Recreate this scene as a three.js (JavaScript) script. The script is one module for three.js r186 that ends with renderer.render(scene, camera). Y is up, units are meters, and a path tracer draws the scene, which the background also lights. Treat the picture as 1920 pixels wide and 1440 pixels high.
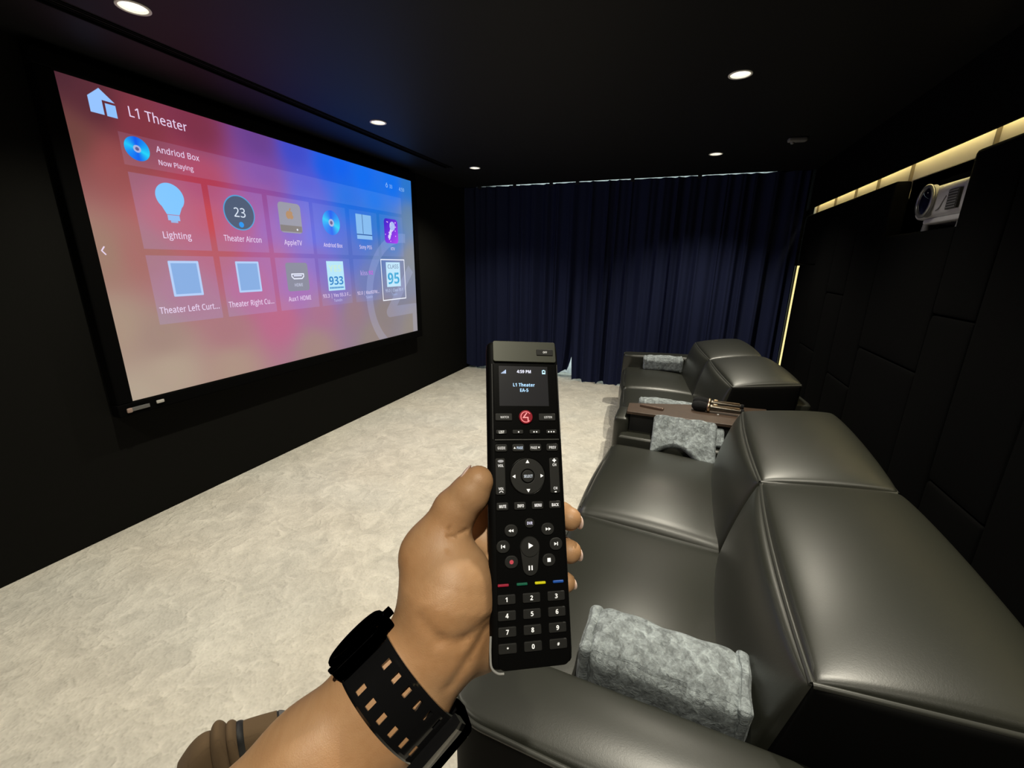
import * as THREE from 'three';
import { mergeGeometries, mergeVertices } from 'three/addons/utils/BufferGeometryUtils.js';
import { MarchingCubes } from 'three/addons/objects/MarchingCubes.js';
import { RectAreaLightUniformsLib } from 'three/addons/lights/RectAreaLightUniformsLib.js';

// ---------------------------------------------------------------- camera, sky, exposure
const scene = new THREE.Scene();
const camera = new THREE.PerspectiveCamera(83.75, 4 / 3, 0.02, 60);
const AXES = [[0.93419, 0.013959, -0.356503], [-0.109779, 0.962002, -0.25], [0.339467, 0.272684, 0.900225]].map(a => new THREE.Vector3(...a));
camera.position.set(0, 1.5, 0);
camera.quaternion.setFromRotationMatrix(new THREE.Matrix4().makeBasis(...AXES));
scene.add(camera);
RectAreaLightUniformsLib.init();
const renderer = new THREE.WebGLRenderer({ antialias: true });
renderer.toneMapping = THREE.LinearToneMapping;
renderer.toneMappingExposure = 1.0;
renderer.shadowMap.enabled = true;
scene.background = new THREE.Color().setRGB(1.5, 1.9, 1.9);            // overcast daylight behind the curtains
const LAMP = { intensity: 7.6, color: new THREE.Color().setRGB(1, 0.935, 0.77), angle: 1.07 };
const SCREEN_GLOW = { power: 1.0, area: 0.006 };
const COVE = { color: new THREE.Color().setRGB(1.0, 0.82, 0.37), led: 16 };

// ---------------------------------------------------------------- helpers
let seed = 7;
const rnd = () => { seed = (seed * 1664525 + 1013904223) >>> 0; return seed / 4294967296; };
const V = (x, y, z) => new THREE.Vector3(x, y, z);
const used = {};
function numbered(n) { const k = used[n] = (used[n] ?? -1) + 1; return k ? n + '_' + String(k).padStart(3, '0') : n; }
function mesh(name, geo, mat, parent, label) {
  const m = new THREE.Mesh(geo, mat); m.name = numbered(name); m.castShadow = m.receiveShadow = true;
  if (label) m.userData.label = label;
  (parent || scene).add(m); return m;
}
function thing(name, label, category, pos = [0, 0, 0], group) {
  const o = new THREE.Group(); o.name = numbered(name); o.position.set(...pos);
  o.userData = { label, category }; if (group) o.userData.group = group;
  scene.add(o); return o;
}
function struct(name, geo, mat) { const m = mesh(name, geo, mat); m.userData.kind = 'structure'; return m; }
function box(x0, x1, y0, y1, z0, z1) { const g = new THREE.BoxGeometry(x1 - x0, y1 - y0, z1 - z0); g.translate((x0 + x1) / 2, (y0 + y1) / 2, (z0 + z1) / 2); return metreUV(g); }
function metreUV(g) {                                                   // uv in metres, by the way each face looks
  const p = g.attributes.position, n = g.attributes.normal, uv = new Float32Array(p.count * 2);
  for (let i = 0; i < p.count; i++) {
    const a = [Math.abs(n.getX(i)), Math.abs(n.getY(i)), Math.abs(n.getZ(i))], x = p.getX(i), y = p.getY(i), z = p.getZ(i);
    const c = a[1] >= a[0] && a[1] >= a[2] ? [x, z] : a[0] >= a[2] ? [z, y] : [x, y];
    uv[2 * i] = c[0]; uv[2 * i + 1] = c[1];
  }
  g.setAttribute('uv', new THREE.BufferAttribute(uv, 2)); return g;
}
function smoothNormals(g) {                                             // normals shared by equal positions
  g.computeVertexNormals();
  const p = g.attributes.position, n = g.attributes.normal, at = new Map(), key = i => Math.round(p.getX(i) * 2e5) + ',' + Math.round(p.getY(i) * 2e5) + ',' + Math.round(p.getZ(i) * 2e5);
  const idx = g.index.array, A = V(), B = V(), C = V();
  for (let i = 0; i < p.count; i++) if (!at.has(key(i))) at.set(key(i), V());
  for (let i = 0; i < idx.length; i += 3) {
    A.fromBufferAttribute(p, idx[i]); B.fromBufferAttribute(p, idx[i + 1]); C.fromBufferAttribute(p, idx[i + 2]);
    B.sub(A); C.sub(A); B.cross(C);
    for (let k = 0; k < 3; k++) at.get(key(idx[i + k])).add(B);
  }
  for (let i = 0; i < p.count; i++) { const v = at.get(key(i)).clone().normalize(); n.setXYZ(i, v.x, v.y, v.z); }
  return g;
}
// a box with rounded edges and swollen faces; bulge = metres on [+x, -x, +y, -y, +z, -z]; move(v) bends the finished shape
function puff(w, h, d, { r = 0.02, n = 16, bulge = [0, 0, 0, 0, 0, 0], pow = 1, move } = {}) {
  const g = new THREE.BoxGeometry(1, 1, 1, n, n, n), p = g.attributes.position, v = V(), H = [w / 2, h / 2, d / 2];
  const e = t => { const s = 2 * t, a = Math.abs(s); return Math.sign(s) * (1 - Math.pow(1 - a, 1.7)) / 1; };
  for (let i = 0; i < p.count; i++) {
    v.fromBufferAttribute(p, i);
    const q = [e(v.x), e(v.y), e(v.z)], c = q.map((t, k) => t * H[k]), inn = c.map((t, k) => Math.max(-(H[k] - r), Math.min(H[k] - r, t)));
    const dv = V(c[0] - inn[0], c[1] - inn[1], c[2] - inn[2]);
    if (dv.lengthSq() > 0) dv.normalize().multiplyScalar(r);
    const o = [inn[0] + dv.x, inn[1] + dv.y, inn[2] + dv.z];
    const f = t => Math.pow(Math.max(0, 1 - t * t), pow);
    const bump = [f(q[1]) * f(q[2]), f(q[0]) * f(q[2]), f(q[0]) * f(q[1])];
    for (let k = 0; k < 3; k++) { const s = q[k] > 0 ? bulge[2 * k] : bulge[2 * k + 1]; o[k] += q[k] * s * bump[k]; }
    v.set(...o); if (move) move(v);
    p.setXYZ(i, v.x, v.y, v.z);
  }
  smoothNormals(g); return metreUV(g);
}
const tube = (pts, r, seg = 24, rad = 8, closed = false) => new THREE.TubeGeometry(new THREE.CatmullRomCurve3(pts, closed), seg, r, rad, closed);
function planarUV(g, x0, x1, y0, y1) {
  const p = g.attributes.position, uv = new Float32Array(p.count * 2);
  for (let i = 0; i < p.count; i++) { uv[2 * i] = (p.getX(i) - x0) / (x1 - x0); uv[2 * i + 1] = (p.getY(i) - y0) / (y1 - y0); }
  g.setAttribute('uv', new THREE.BufferAttribute(uv, 2)); return g;
}
function roundRect(w, h, r) {
  const s = new THREE.Shape(), x = w / 2, y = h / 2;
  s.moveTo(-x + r, -y); s.lineTo(x - r, -y); s.absarc(x - r, -y + r, r, -Math.PI / 2, 0); s.lineTo(x, y - r); s.absarc(x - r, y - r, r, 0, Math.PI / 2);
  s.lineTo(-x + r, y); s.absarc(-x + r, y - r, r, Math.PI / 2, Math.PI); s.lineTo(-x, -y + r); s.absarc(-x + r, -y + r, r, Math.PI, 1.5 * Math.PI); return s;
}
// tileable noise
function noiseTile(n, cells, s) {
  const g = new Float32Array(cells * cells); seed = s; for (let i = 0; i < g.length; i++) g[i] = rnd();
  return (u, v) => {
    const x = u * cells, y = v * cells, i = Math.floor(x), j = Math.floor(y), a = x - i, b = y - j, m = k => ((k % cells) + cells) % cells, sx = a * a * (3 - 2 * a), sy = b * b * (3 - 2 * b);
    const q = (p, r) => g[m(r) * cells + m(p)];
    return (q(i, j) * (1 - sx) + q(i + 1, j) * sx) * (1 - sy) + (q(i, j + 1) * (1 - sx) + q(i + 1, j + 1) * sx) * sy;
  };
}
function texture(n, fn, { srgb = false, rep = [1, 1], m = n } = {}) {
  const d = new Uint8Array(n * m * 4);
  for (let y = 0; y < m; y++) for (let x = 0; x < n; x++) { const c = fn(x / n, y / m), k = 4 * (y * n + x), a = Array.isArray(c) ? c : [c, c, c]; for (let i = 0; i < 3; i++) d[k + i] = Math.max(0, Math.min(255, a[i] * 255)); d[k + 3] = 255; }
  const t = new THREE.DataTexture(d, n, m); t.wrapS = t.wrapT = THREE.RepeatWrapping; t.magFilter = THREE.LinearFilter; t.minFilter = THREE.LinearFilter;
  t.repeat.set(...rep); if (srgb) t.colorSpace = THREE.SRGBColorSpace; t.needsUpdate = true; return t;
}
const lin = (r, g, b) => new THREE.Color().setRGB(r, g, b);
const std = o => new THREE.MeshStandardMaterial(o);

// ---------------------------------------------------------------- materials
const na = noiseTile(0, 24, 11), nb = noiseTile(0, 64, 12), nc = noiseTile(0, 160, 13), nd = noiseTile(0, 400, 14), ne = noiseTile(0, 9, 15);
const warp = (u, v) => [u + 0.035 * (na(u, v) - 0.5) + 0.012 * (nb(u + 0.3, v) - 0.5), v + 0.035 * (na(v, u) - 0.5) + 0.012 * (nb(u, v + 0.6) - 0.5)];
// crushed pile: patches of pile lying different ways, brushed streaks and tufts
const pileAt = (u, v) => { const [a, b] = warp(u, v), r = Math.abs(nb(a, b) - 0.5) * 2; return 0.16 * r + 0.26 * na(a + 0.2, b) + 0.24 * nb(b, a) + 0.16 * nc(a, b) + 0.18 * nd(u, v); };
const pileBump = texture(1024, pileAt, { rep: [1 / 2.6, 1 / 2.6] });
const pileColor = texture(1024, (u, v) => { const t = pileAt(u, v), k = 0.83 + 0.29 * t, w = ne(u, v) - 0.5; return [0.83 * k, 0.81 * k + 0.01 * w, 0.765 * k + 0.02 * w]; }, { srgb: true, rep: [1 / 2.6, 1 / 2.6] });
const leatherBump = texture(512, (u, v) => 0.5 * nd(u, v) + 0.3 * nc(u, v) + 0.2 * nb(u, v), { rep: [3, 3] });
const clothBump = texture(256, (u, v) => 0.5 + 0.25 * Math.sin(u * Math.PI * 128) * Math.sin(v * Math.PI * 128) + 0.25 * (nc(u, v) - 0.5), { rep: [6, 6] });
const M = {
  carpet: std({ map: pileColor, bumpMap: pileBump, bumpScale: 0.017, roughness: 1 }),
  blackWall: new THREE.MeshPhysicalMaterial({ color: lin(0.0095, 0.0094, 0.0086), roughness: 0.95, specularIntensity: 0.06, bumpMap: clothBump, bumpScale: 0.0004 }),
  blackPanel: new THREE.MeshPhysicalMaterial({ color: lin(0.0036, 0.0036, 0.0036), roughness: 0.9, specularIntensity: 0.06, bumpMap: clothBump, bumpScale: 0.0005 }),
  ceiling: new THREE.MeshPhysicalMaterial({ color: lin(0.0078, 0.0078, 0.0084), roughness: 0.55, specularIntensity: 0.32 }),
  slot: std({ color: lin(0.003, 0.003, 0.003), roughness: 0.9 }),
  frameBlack: new THREE.MeshPhysicalMaterial({ color: lin(0.002, 0.002, 0.002), roughness: 0.9, specularIntensity: 0.1 }),
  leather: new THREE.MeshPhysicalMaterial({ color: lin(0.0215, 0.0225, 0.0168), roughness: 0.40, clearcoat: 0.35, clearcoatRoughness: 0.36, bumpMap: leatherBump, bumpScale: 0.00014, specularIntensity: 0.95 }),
  shadedLeather: new THREE.MeshPhysicalMaterial({ color: lin(0.0042, 0.0042, 0.0040), roughness: 0.65, specularIntensity: 0.1 }),  // same leather with the shade on sofa sides and ends put into its colour
  piping: new THREE.MeshPhysicalMaterial({ color: lin(0.046, 0.047, 0.041), roughness: 0.34 }),
  navy: new THREE.MeshPhysicalMaterial({ color: lin(0.018, 0.023, 0.060), roughness: 0.9, specularIntensity: 0.12, sheen: 0.25, sheenRoughness: 0.5, sheenColor: lin(0.05, 0.09, 0.34), side: THREE.DoubleSide }),
  sheer: new THREE.MeshPhysicalMaterial({ color: lin(0.95, 0.95, 0.95), roughness: 0.9, transmission: 0.6, thickness: 0, side: THREE.DoubleSide }),
  white: std({ color: lin(0.62, 0.62, 0.62), roughness: 0.5 }),
  greyPlastic: std({ color: lin(0.2, 0.2, 0.2), roughness: 0.5 }),
  glass: new THREE.MeshPhysicalMaterial({ color: lin(1, 1, 1), roughness: 0, transmission: 1, thickness: 0 }),
  dark: std({ color: lin(0.008, 0.008, 0.008), roughness: 0.6 }),
};

// ---------------------------------------------------------------- room
struct('floor', box(-3.1, 1.8, -0.12, 0, -6.0, 1.9), M.carpet);
struct('wall_left', box(-2.96, -2.81, 0, 2.6, -6.0, 1.9), M.blackWall);
struct('wall_near', box(-2.81, 1.22, 0, 2.6, 1.7, 1.85), M.blackWall);
const LEFT_Z = [-1.32, -2.79, -4.33], RIGHT_Z = [-2.72, -4.42];
const LAMPS = [...LEFT_Z.map(z => [-2.07, z]), ...RIGHT_Z.map(z => [0.17, z]), [0.17, -1.15], [0.17, 0.32], [-2.07, 0.18]];
{ // ceiling slab with openings for the lamps and the air slots
  const s = new THREE.Shape(); s.moveTo(-2.96, 5.36); s.lineTo(1.4, 5.36); s.lineTo(1.4, -1.85); s.lineTo(-2.96, -1.85); s.closePath();
  for (const [x, z] of LAMPS) { const h = new THREE.Path(); h.absellipse(x, -z, 0.0475, 0.0475, 0, 2 * Math.PI); s.holes.push(h); }
  for (const x of [-2.30, -2.345]) { const h = new THREE.Path(); h.moveTo(x - 0.011, -0.9); h.lineTo(x + 0.011, -0.9); h.lineTo(x + 0.011, 4.25); h.lineTo(x - 0.011, 4.25); h.closePath(); s.holes.push(h); }
  const g = new THREE.ExtrudeGeometry(s, { depth: 0.18, bevelEnabled: false, curveSegments: 32 });
  g.rotateX(-Math.PI / 2); g.translate(0, 2.42, 0); metreUV(g);
  struct('ceiling', g, M.ceiling);
  struct('ceiling', box(-2.96, 1.4, 2.6, 2.7, -6.0, 1.85), M.slot);
}
{ // window wall behind the curtains
  const s = new THREE.Shape(); s.moveTo(-2.81, 0); s.lineTo(1.4, 0); s.lineTo(1.4, 2.6); s.lineTo(-2.81, 2.6); s.closePath();
  const h = new THREE.Path(); h.moveTo(-2.5, 0.04); h.lineTo(0.85, 0.04); h.lineTo(0.85, 2.56); h.lineTo(-2.5, 2.56); h.closePath(); s.holes.push(h);
  const g = new THREE.ExtrudeGeometry(s, { depth: 0.12, bevelEnabled: false }); g.translate(0, 0, -5.95);
  struct('wall_back', metreUV(g), M.blackWall);
  const w = new THREE.Group(); w.name = 'window_1'; w.userData.kind = 'structure'; scene.add(w);
  for (const x of [-2.5, -1.4, -0.3, 0.8]) mesh('window_frame', box(x, x + 0.05, 0.04, 2.56, -5.93, -5.87), M.white, w);
  for (const x of [-2.45, -1.35, -0.25]) mesh('pane', box(x, x + 1.05, 0.04, 2.56, -5.904, -5.9), M.glass, w);
}
// right wall: backing with the projector alcove, padded panels before it, lit gap above them
const PX = 1.15;
{
  const s = new THREE.Shape(); s.moveTo(-1.85, 0); s.lineTo(5.95, 0); s.lineTo(5.95, 2.6); s.lineTo(-1.85, 2.6); s.closePath();
  const h = new THREE.Path(); h.moveTo(2.6, 1.69); h.lineTo(3.4, 1.69); h.lineTo(3.4, 1.99); h.lineTo(2.6, 1.99); h.closePath(); s.holes.push(h);
  const g = new THREE.ExtrudeGeometry(s, { depth: 0.12, bevelEnabled: false }); g.rotateY(Math.PI / 2); g.translate(1.22, 0, 0);
  const wr = struct('wall_right', metreUV(g), M.blackPanel);
  const al = mergeGeometries([box(1.22, 1.62, 1.64, 1.69, -3.45, -2.55), box(1.22, 1.62, 1.99, 2.04, -3.45, -2.55), box(1.58, 1.63, 1.64, 2.04, -3.45, -2.55), box(1.22, 1.62, 1.64, 2.04, -2.6, -2.55), box(1.22, 1.62, 1.64, 2.04, -3.45, -3.4)]);
  mesh('alcove', al, M.dark, wr);
  const panel = (z0, z1, y0, y1) => { const g2 = puff(0.085, y1 - y0 - 0.006, z1 - z0 - 0.006, { r: 0.016, n: 12, bulge: [0, 0.014, 0, 0, 0, 0] }); g2.translate(PX + 0.028, (y0 + y1) / 2, (z0 + z1) / 2); mesh('acoustic_panel', g2, M.blackPanel, wr); };
  const joints = [1.7, 1.25, 0.8, 0.35, -0.1, -0.55, -1.0, -1.45, -1.9, -2.3, -2.64, -3.4, -3.88, -4.3, -4.79, -5.36];
  const splits = [1.0, 1.29, 0.59, 1.0, 1.29, 0.59, 1.0, 1.29, 0.59, 1.29, 1.0, 0.72, 1.3, 0.8, 1.52];
  joints.slice(0, -1).forEach((z, i) => {
    const top = z === -2.64 ? 1.69 : 2.0; panel(joints[i + 1], z, 0.01, splits[i]); panel(joints[i + 1] - (i === 14 ? 0.10 : 0), z, splits[i], top);
  });
  const lip = struct('trim_1', mergeGeometries([box(1.135, 1.15, 2.058, 2.6, -5.5, 1.7), box(1.15, 1.22, 2.135, 2.15, -5.5, 1.7)]), M.blackPanel);
  const back = struct('trim_2', mergeGeometries([box(1.208, 1.22, 1.90, 2.135, -5.5, -3.41), box(1.208, 1.22, 1.995, 2.135, -3.41, -2.62), box(1.208, 1.22, 1.90, 2.135, -2.62, 1.7)]), std({ color: lin(0.6, 0.55, 0.44), roughness: 0.8 }));
}

// ---------------------------------------------------------------- lamps
function lampAt(x, z, label, dim) {
  const t = thing('downlight', label, 'downlight', [x, 2.42, z], 'round recessed downlights in the black ceiling');
  const prof = [[0.056, 0], [0.056, -0.003], [0.048, -0.004], [0.046, 0.0], [0.044, 0.004], [0.026, 0.034], [0.0, 0.034]].map(p => new THREE.Vector2(...p));
  mesh('trim_ring', new THREE.LatheGeometry(prof.slice(0, 4), 40), downWhite, t);
  mesh('reflector', new THREE.LatheGeometry(prof.slice(3, 6), 40), downReflector, t);
  const led = new THREE.CircleGeometry(0.026, 32); led.rotateX(Math.PI / 2); led.translate(0, 0.033, 0);
  mesh('lamp_face', led, downLed, t);
  mesh('housing', new THREE.LatheGeometry([[0.044, 0.004], [0.0465, 0.01], [0.0465, 0.09], [0, 0.09]].map(p => new THREE.Vector2(...p)), 24), M.dark, t);
  const l = new THREE.SpotLight(LAMP.color, LAMP.intensity * dim, 0, LAMP.angle, 1, 2);
  l.position.set(x, 2.42 + 0.006, z); l.target.position.set(x, 0, z); l.castShadow = true; l.shadow.radius = 0.8; l.shadow.camera.near = 0.02;
  scene.add(l, l.target);
}
const downWhite = std({ color: lin(0.8, 0.8, 0.78), roughness: 0.5 }), downReflector = std({ color: lin(0.75, 0.74, 0.7), roughness: 0.45 });
const downLed = std({ color: lin(0.9, 0.9, 0.9), emissive: lin(1, 0.93, 0.78), emissiveIntensity: 22 });
const lampLabels = ['white round downlight nearest the camera above the screen, its cone and lamp visible', 'white round downlight in the ceiling above the middle of the screen', 'white round downlight in the ceiling by the curtain at the screen wall end',
  'white round downlight in the ceiling over the middle of the sofa', 'white round downlight in the ceiling by the curtain above the far end of the sofa', 'white round downlight in the ceiling above the near headrest', 'white round downlight in the ceiling just behind the camera on the sofa side', 'white round downlight in the ceiling behind the camera on the screen side'];
LAMPS.forEach(([x, z], i) => lampAt(x, z, lampLabels[i], x > 0 ? (z > -0.5 ? 0.74 : 1.3) : z < -2.5 ? 1.05 : 0.88));
{ // air slots seen as two dark lines; sensor on the ceiling
  const v = thing('air_vent', 'long black two-slot air vent in the ceiling above the screen', 'vent', [-2.322, 2.42, -1.7]);
  for (const dx of [-0.0375, -0.0225, 0.0, 0.0225, 0.0375]) if (Math.abs(dx) !== 0.0225) mesh('slot_blade', box(dx - 0.004, dx + 0.004, -0.004, 0.012, -2.55, 2.6), M.blackPanel, v);
  mesh('duct', box(-0.036, 0.036, 0.03, 0.1, -2.55, 2.6), M.slot, v);
  const d = thing('motion_sensor', 'small grey oblong sensor on the ceiling near the lit wall', 'sensor', [0.7, 2.42, -4.066]);
  const b = puff(0.125, 0.03, 0.05, { r: 0.012, n: 8 }); b.translate(0, -0.015, 0); b.rotateY(0.15);
  mesh('body', b, M.greyPlastic, d);
  const e = new THREE.SphereGeometry(0.014, 16, 8, 0, Math.PI * 2, Math.PI / 2, Math.PI / 2); e.translate(-0.03, -0.03, 0); mesh('lens', e, M.greyPlastic, d);
}
// warm lit gap above the padded wall, warm profile at the corner
{
  const mat = std({ color: lin(0.8, 0.75, 0.6), emissive: COVE.color, emissiveIntensity: COVE.led });
  const c = thing('cove_light', 'warm led strip hidden in the long gap above the padded black wall', 'light strip', [1.18, 2.128, -1.9]);
  mesh('led_strip', box(-0.006, 0.006, 0, 0.006, -3.55, 3.5), mat, c);
  for (const z of [1.0, 0.0, -0.75, -1.5, -1.98, -2.4, -2.89, -3.44]) mesh('bracket', box(0.012, 0.028, -0.135, 0.0, z - 0.003, z + 0.003), std({ color: lin(0.16, 0.13, 0.09), roughness: 0.8 }), c);
  const l = new THREE.RectAreaLight(COVE.color, COVE.led, 0.012, 7.05); l.position.set(1.18, 2.1275, -1.925); l.rotation.set(-Math.PI / 2, 0, 0); scene.add(l);
  const v = thing('corner_light', 'thin upright warm yellow light line where padded wall meets the curtain', 'light strip', [1.153, 0.12, -5.45]);
  mesh('light_line', box(-0.016, 0.016, 0, 1.39, -0.012, 0.012), std({ color: lin(0.8, 0.75, 0.6), emissive: lin(1.0, 0.86, 0.36), emissiveIntensity: 0.95 }), v);
  mesh('channel', box(-0.032, -0.017, 0, 1.39, -0.012, 0.02), std({ color: lin(0.1, 0.09, 0.05), roughness: 0.6 }), v);  // green-brown reflection left of the light line, given as a coloured strip
  const l2 = new THREE.RectAreaLight(lin(1.0, 0.86, 0.36), 0.3, 0.02, 1.39); l2.position.set(1.145, 0.815, -5.44); l2.rotation.y = Math.PI * 0.25; scene.add(l2);
}

// ---------------------------------------------------------------- projection screen
{
  const W = 1920, H = 1080, c = document.createElement('canvas'); c.width = W; c.height = H;
  const g = c.getContext('2d');
  // picture colours with the downlight wash on the screen painted in, blended between places
  const K = [[1215, 40, 0, 98, 238], [0, 0, 74, 36, 48], [90, 60, 84, 38, 50], [0, 180, 108, 66, 60], [0, 540, 150, 116, 100], [0, 800, 164, 140, 122], [0, 1080, 174, 157, 138], [110, 240, 150, 74, 76], [200, 90, 128, 50, 64], [420, 40, 122, 46, 70], [420, 400, 198, 68, 76], [415, 250, 176, 58, 80], [700, 20, 104, 62, 140], [690, 250, 150, 76, 150], [690, 420, 150, 84, 170],
    [900, 20, 60, 74, 200], [970, 250, 84, 96, 214], [970, 430, 86, 98, 222], [1100, 60, 14, 92, 228], [1245, 260, 20, 108, 222], [1400, 60, 0, 108, 240], [1700, 60, 0, 112, 238], [1245, 530, 70, 100, 194], [1520, 300, 30, 114, 204], [1520, 530, 84, 116, 172], [1880, 40, 40, 118, 205], [1880, 260, 100, 132, 168], [1880, 540, 128, 134, 146], [1880, 1050, 140, 130, 124],
    [1520, 900, 134, 122, 122], [1240, 860, 146, 116, 128], [970, 540, 116, 88, 186], [970, 830, 164, 106, 136], [690, 540, 172, 86, 142], [690, 840, 182, 96, 132], [415, 540, 180, 84, 98], [415, 860, 164, 112, 120], [140, 540, 160, 98, 96], [140, 860, 156, 128, 118], [400, 1040, 168, 140, 126], [150, 1000, 173, 153, 135], [900, 1040, 158, 128, 124], [1400, 1050, 142, 126, 122], [273, 390, 188, 80, 88], [555, 390, 184, 74, 112], [830, 390, 112, 84, 190], [1105, 390, 58, 94, 216], [1385, 390, 20, 106, 210], [1665, 390, 56, 120, 194], [275, 680, 168, 104, 118], [555, 680, 184, 84, 128], [830, 680, 158, 88, 166], [1105, 680, 116, 100, 186], [1385, 680, 94, 110, 166], [1665, 680, 122, 128, 150], [1500, 190, 0, 112, 236], [1250, 185, 14, 104, 228], [960, 185, 80, 84, 208], [700, 185, 120, 70, 160]];
  const toLin = s => (s / 255) ** 2.2, P = K.map(k => [k[0], k[1], toLin(k[2]), toLin(k[3]), toLin(k[4])]);
  const S = 8, cw = W / S + 1, ch = H / S + 1, grid = new Float32Array(cw * ch * 3);
  for (let j = 0; j < ch; j++) for (let i = 0; i < cw; i++) {
    let w = 0, a = [0, 0, 0];
    for (const p of P) { const dx = p[0] - i * S, dy = p[1] - j * S, q = 1 / ((dx * dx + dy * dy + 3200) ** 1.9); w += q; for (let k = 0; k < 3; k++) a[k] += q * p[2 + k]; }
    for (let k = 0; k < 3; k++) grid[3 * (j * cw + i) + k] = Math.max(0, a[k] / w);
  }
  const im = g.createImageData(W, H), toS = l => 255 * Math.pow(Math.max(0, l), 1 / 2.2);
  for (let y = 0; y < H; y++) for (let x = 0; x < W; x++) {
    const i = Math.floor(x / S), j = Math.floor(y / S), fx = x / S - i, fy = y / S - j, o = 4 * (y * W + x);
    for (let k = 0; k < 3; k++) {
      const q = (a, b) => grid[3 * (b * cw + a) + k];
      im.data[o + k] = toS((q(i, j) * (1 - fx) + q(i + 1, j) * fx) * (1 - fy) + (q(i, j + 1) * (1 - fx) + q(i + 1, j + 1) * fx) * fy);
    }
    im.data[o + 3] = 255;
  }
  g.putImageData(im, 0, 0);
  const ink = 'rgb(232,214,244)', text = (s, x, y, px, o = {}) => { g.font = (o.w || '') + ' ' + px + 'px sans-serif'; g.fillStyle = o.c || ink; g.textAlign = o.a || 'center'; g.textBaseline = 'alphabetic'; if (o.max) { const m = g.measureText(s).width; g.save(); g.translate(x, y); g.scale(Math.min(1.2, o.max / m), 1); g.fillText(s, 0, 0); g.restore(); } else g.fillText(s, x, y); };
  const rect = (x, y, w, h, f) => { g.fillStyle = f; g.fillRect(x, y, w, h); };
  // emblem at the lower right: ring and slanted 4
  g.strokeStyle = 'rgba(180,190,235,0.26)'; g.lineWidth = 62; g.beginPath(); g.arc(1790, 800, 402, 0.66 * Math.PI, 1.52 * Math.PI); g.stroke();
  g.beginPath(); g.moveTo(1866, 610); g.lineTo(1590, 902); g.lineTo(1900, 902); g.lineTo(1900, 1080); g.lineWidth = 74; g.lineJoin = 'round'; g.stroke();
  // title
  g.fillStyle = 'rgb(150,196,255)'; g.beginPath(); g.moveTo(112, 11); g.lineTo(151, 46); g.lineTo(114, 46); g.lineTo(114, 91); g.lineTo(76, 91); g.lineTo(76, 43); g.closePath(); g.fill();
  rect(121, 53, 30, 39, 'rgb(142,192,252)');
  text('L1 Theater', 285, 74, 46, { max: 200 });
  rect(142, 132, 1646, 105, 'rgba(190,180,240,0.15)');
  const disc = (x, y, r) => { const q = g.createConicGradient(0.3, x, y); [[0, '#0a5cf0'], [0.2, '#19a8f6'], [0.32, '#24d6f8'], [0.5, '#0b62f0'], [0.68, '#1790f6'], [0.8, '#22c8f8'], [1, '#0a5cf0']].forEach(s => q.addColorStop(...s)); g.fillStyle = q; g.beginPath(); g.arc(x, y, r, 0, 7); g.fill(); g.fillStyle = 'rgb(170,180,225)'; g.beginPath(); g.arc(x, y, r * 0.31, 0, 7); g.fill(); g.fillStyle = 'rgb(96,90,140)'; g.beginPath(); g.arc(x, y, r * 0.15, 0, 7); g.fill(); };
  disc(192, 177, 40); text('Andriod Box', 334, 174, 30, { max: 158 }); text('Now Playing', 318, 217, 25, { max: 128 });
  text('33', 1682, 84, 30, { c: 'rgb(160,200,250)' }); g.strokeStyle = 'rgb(160,200,250)'; g.lineWidth = 4; g.beginPath(); g.arc(1638, 74, 9, 0, 7); g.moveTo(1634, 62); g.lineTo(1642, 56); g.stroke(); text('4:59', 1803, 86, 32, { c: 'rgb(160,200,250)' });
  g.strokeStyle = ink; g.lineWidth = 4; g.beginPath(); g.moveTo(27, 520); g.lineTo(17, 534); g.lineTo(27, 548); g.stroke();
  const cols = [[147, 255], [428, 253], [707, 252], [982, 244], [1260, 250], [1538, 251]];
  cols.forEach(([x, w], i) => { const f = i < 3 ? 'rgba(172,152,228,0.27)' : 'rgba(150,160,240,0.17)'; rect(x, 260, w, 264, f); rect(x, 547, w, 262, f); });
  // bulb
  g.fillStyle = 'rgb(128,198,255)'; g.beginPath(); g.arc(273, 328, 51, 0.75 * Math.PI, 0.25 * Math.PI); g.lineTo(296, 392); g.lineTo(250, 392); g.closePath(); g.fill(); rect(251, 394, 44, 20, 'rgb(140,190,245)'); rect(260, 414, 26, 8, 'rgb(150,180,230)');
  // thermostat
  g.fillStyle = 'rgb(78,92,118)'; g.beginPath(); g.arc(555, 356, 72, 0, 7); g.fill(); g.strokeStyle = 'rgb(84,160,215)'; g.lineWidth = 5; g.stroke(); text('23', 556, 374, 54, { c: 'rgb(225,235,250)' }); g.fillStyle = 'rgb(40,150,240)'; g.beginPath(); g.arc(556, 406, 12, 0, 7); g.fill();
  // media box with the fruit mark
  g.fillStyle = 'rgb(150,150,166)'; g.beginPath(); g.roundRect(762, 280, 136, 144, 20); g.fill(); rect(764, 388, 132, 30, 'rgb(128,122,122)');
  g.fillStyle = 'rgb(178,138,102)'; g.beginPath(); g.ellipse(820, 338, 15, 19, 0.1, 0, 7); g.ellipse(836, 338, 14, 19, -0.1, 0, 7); g.fill(); g.beginPath(); g.ellipse(832, 312, 4, 9, 0.5, 0, 7); g.fill(); g.fillStyle = 'rgb(150,150,166)'; g.beginPath(); g.arc(852, 334, 8, 0, 7); g.fill(); g.fillStyle = '#e6ecff'; g.beginPath(); g.arc(866, 406, 5, 0, 7); g.fill();
  disc(1109, 351, 66);
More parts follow.
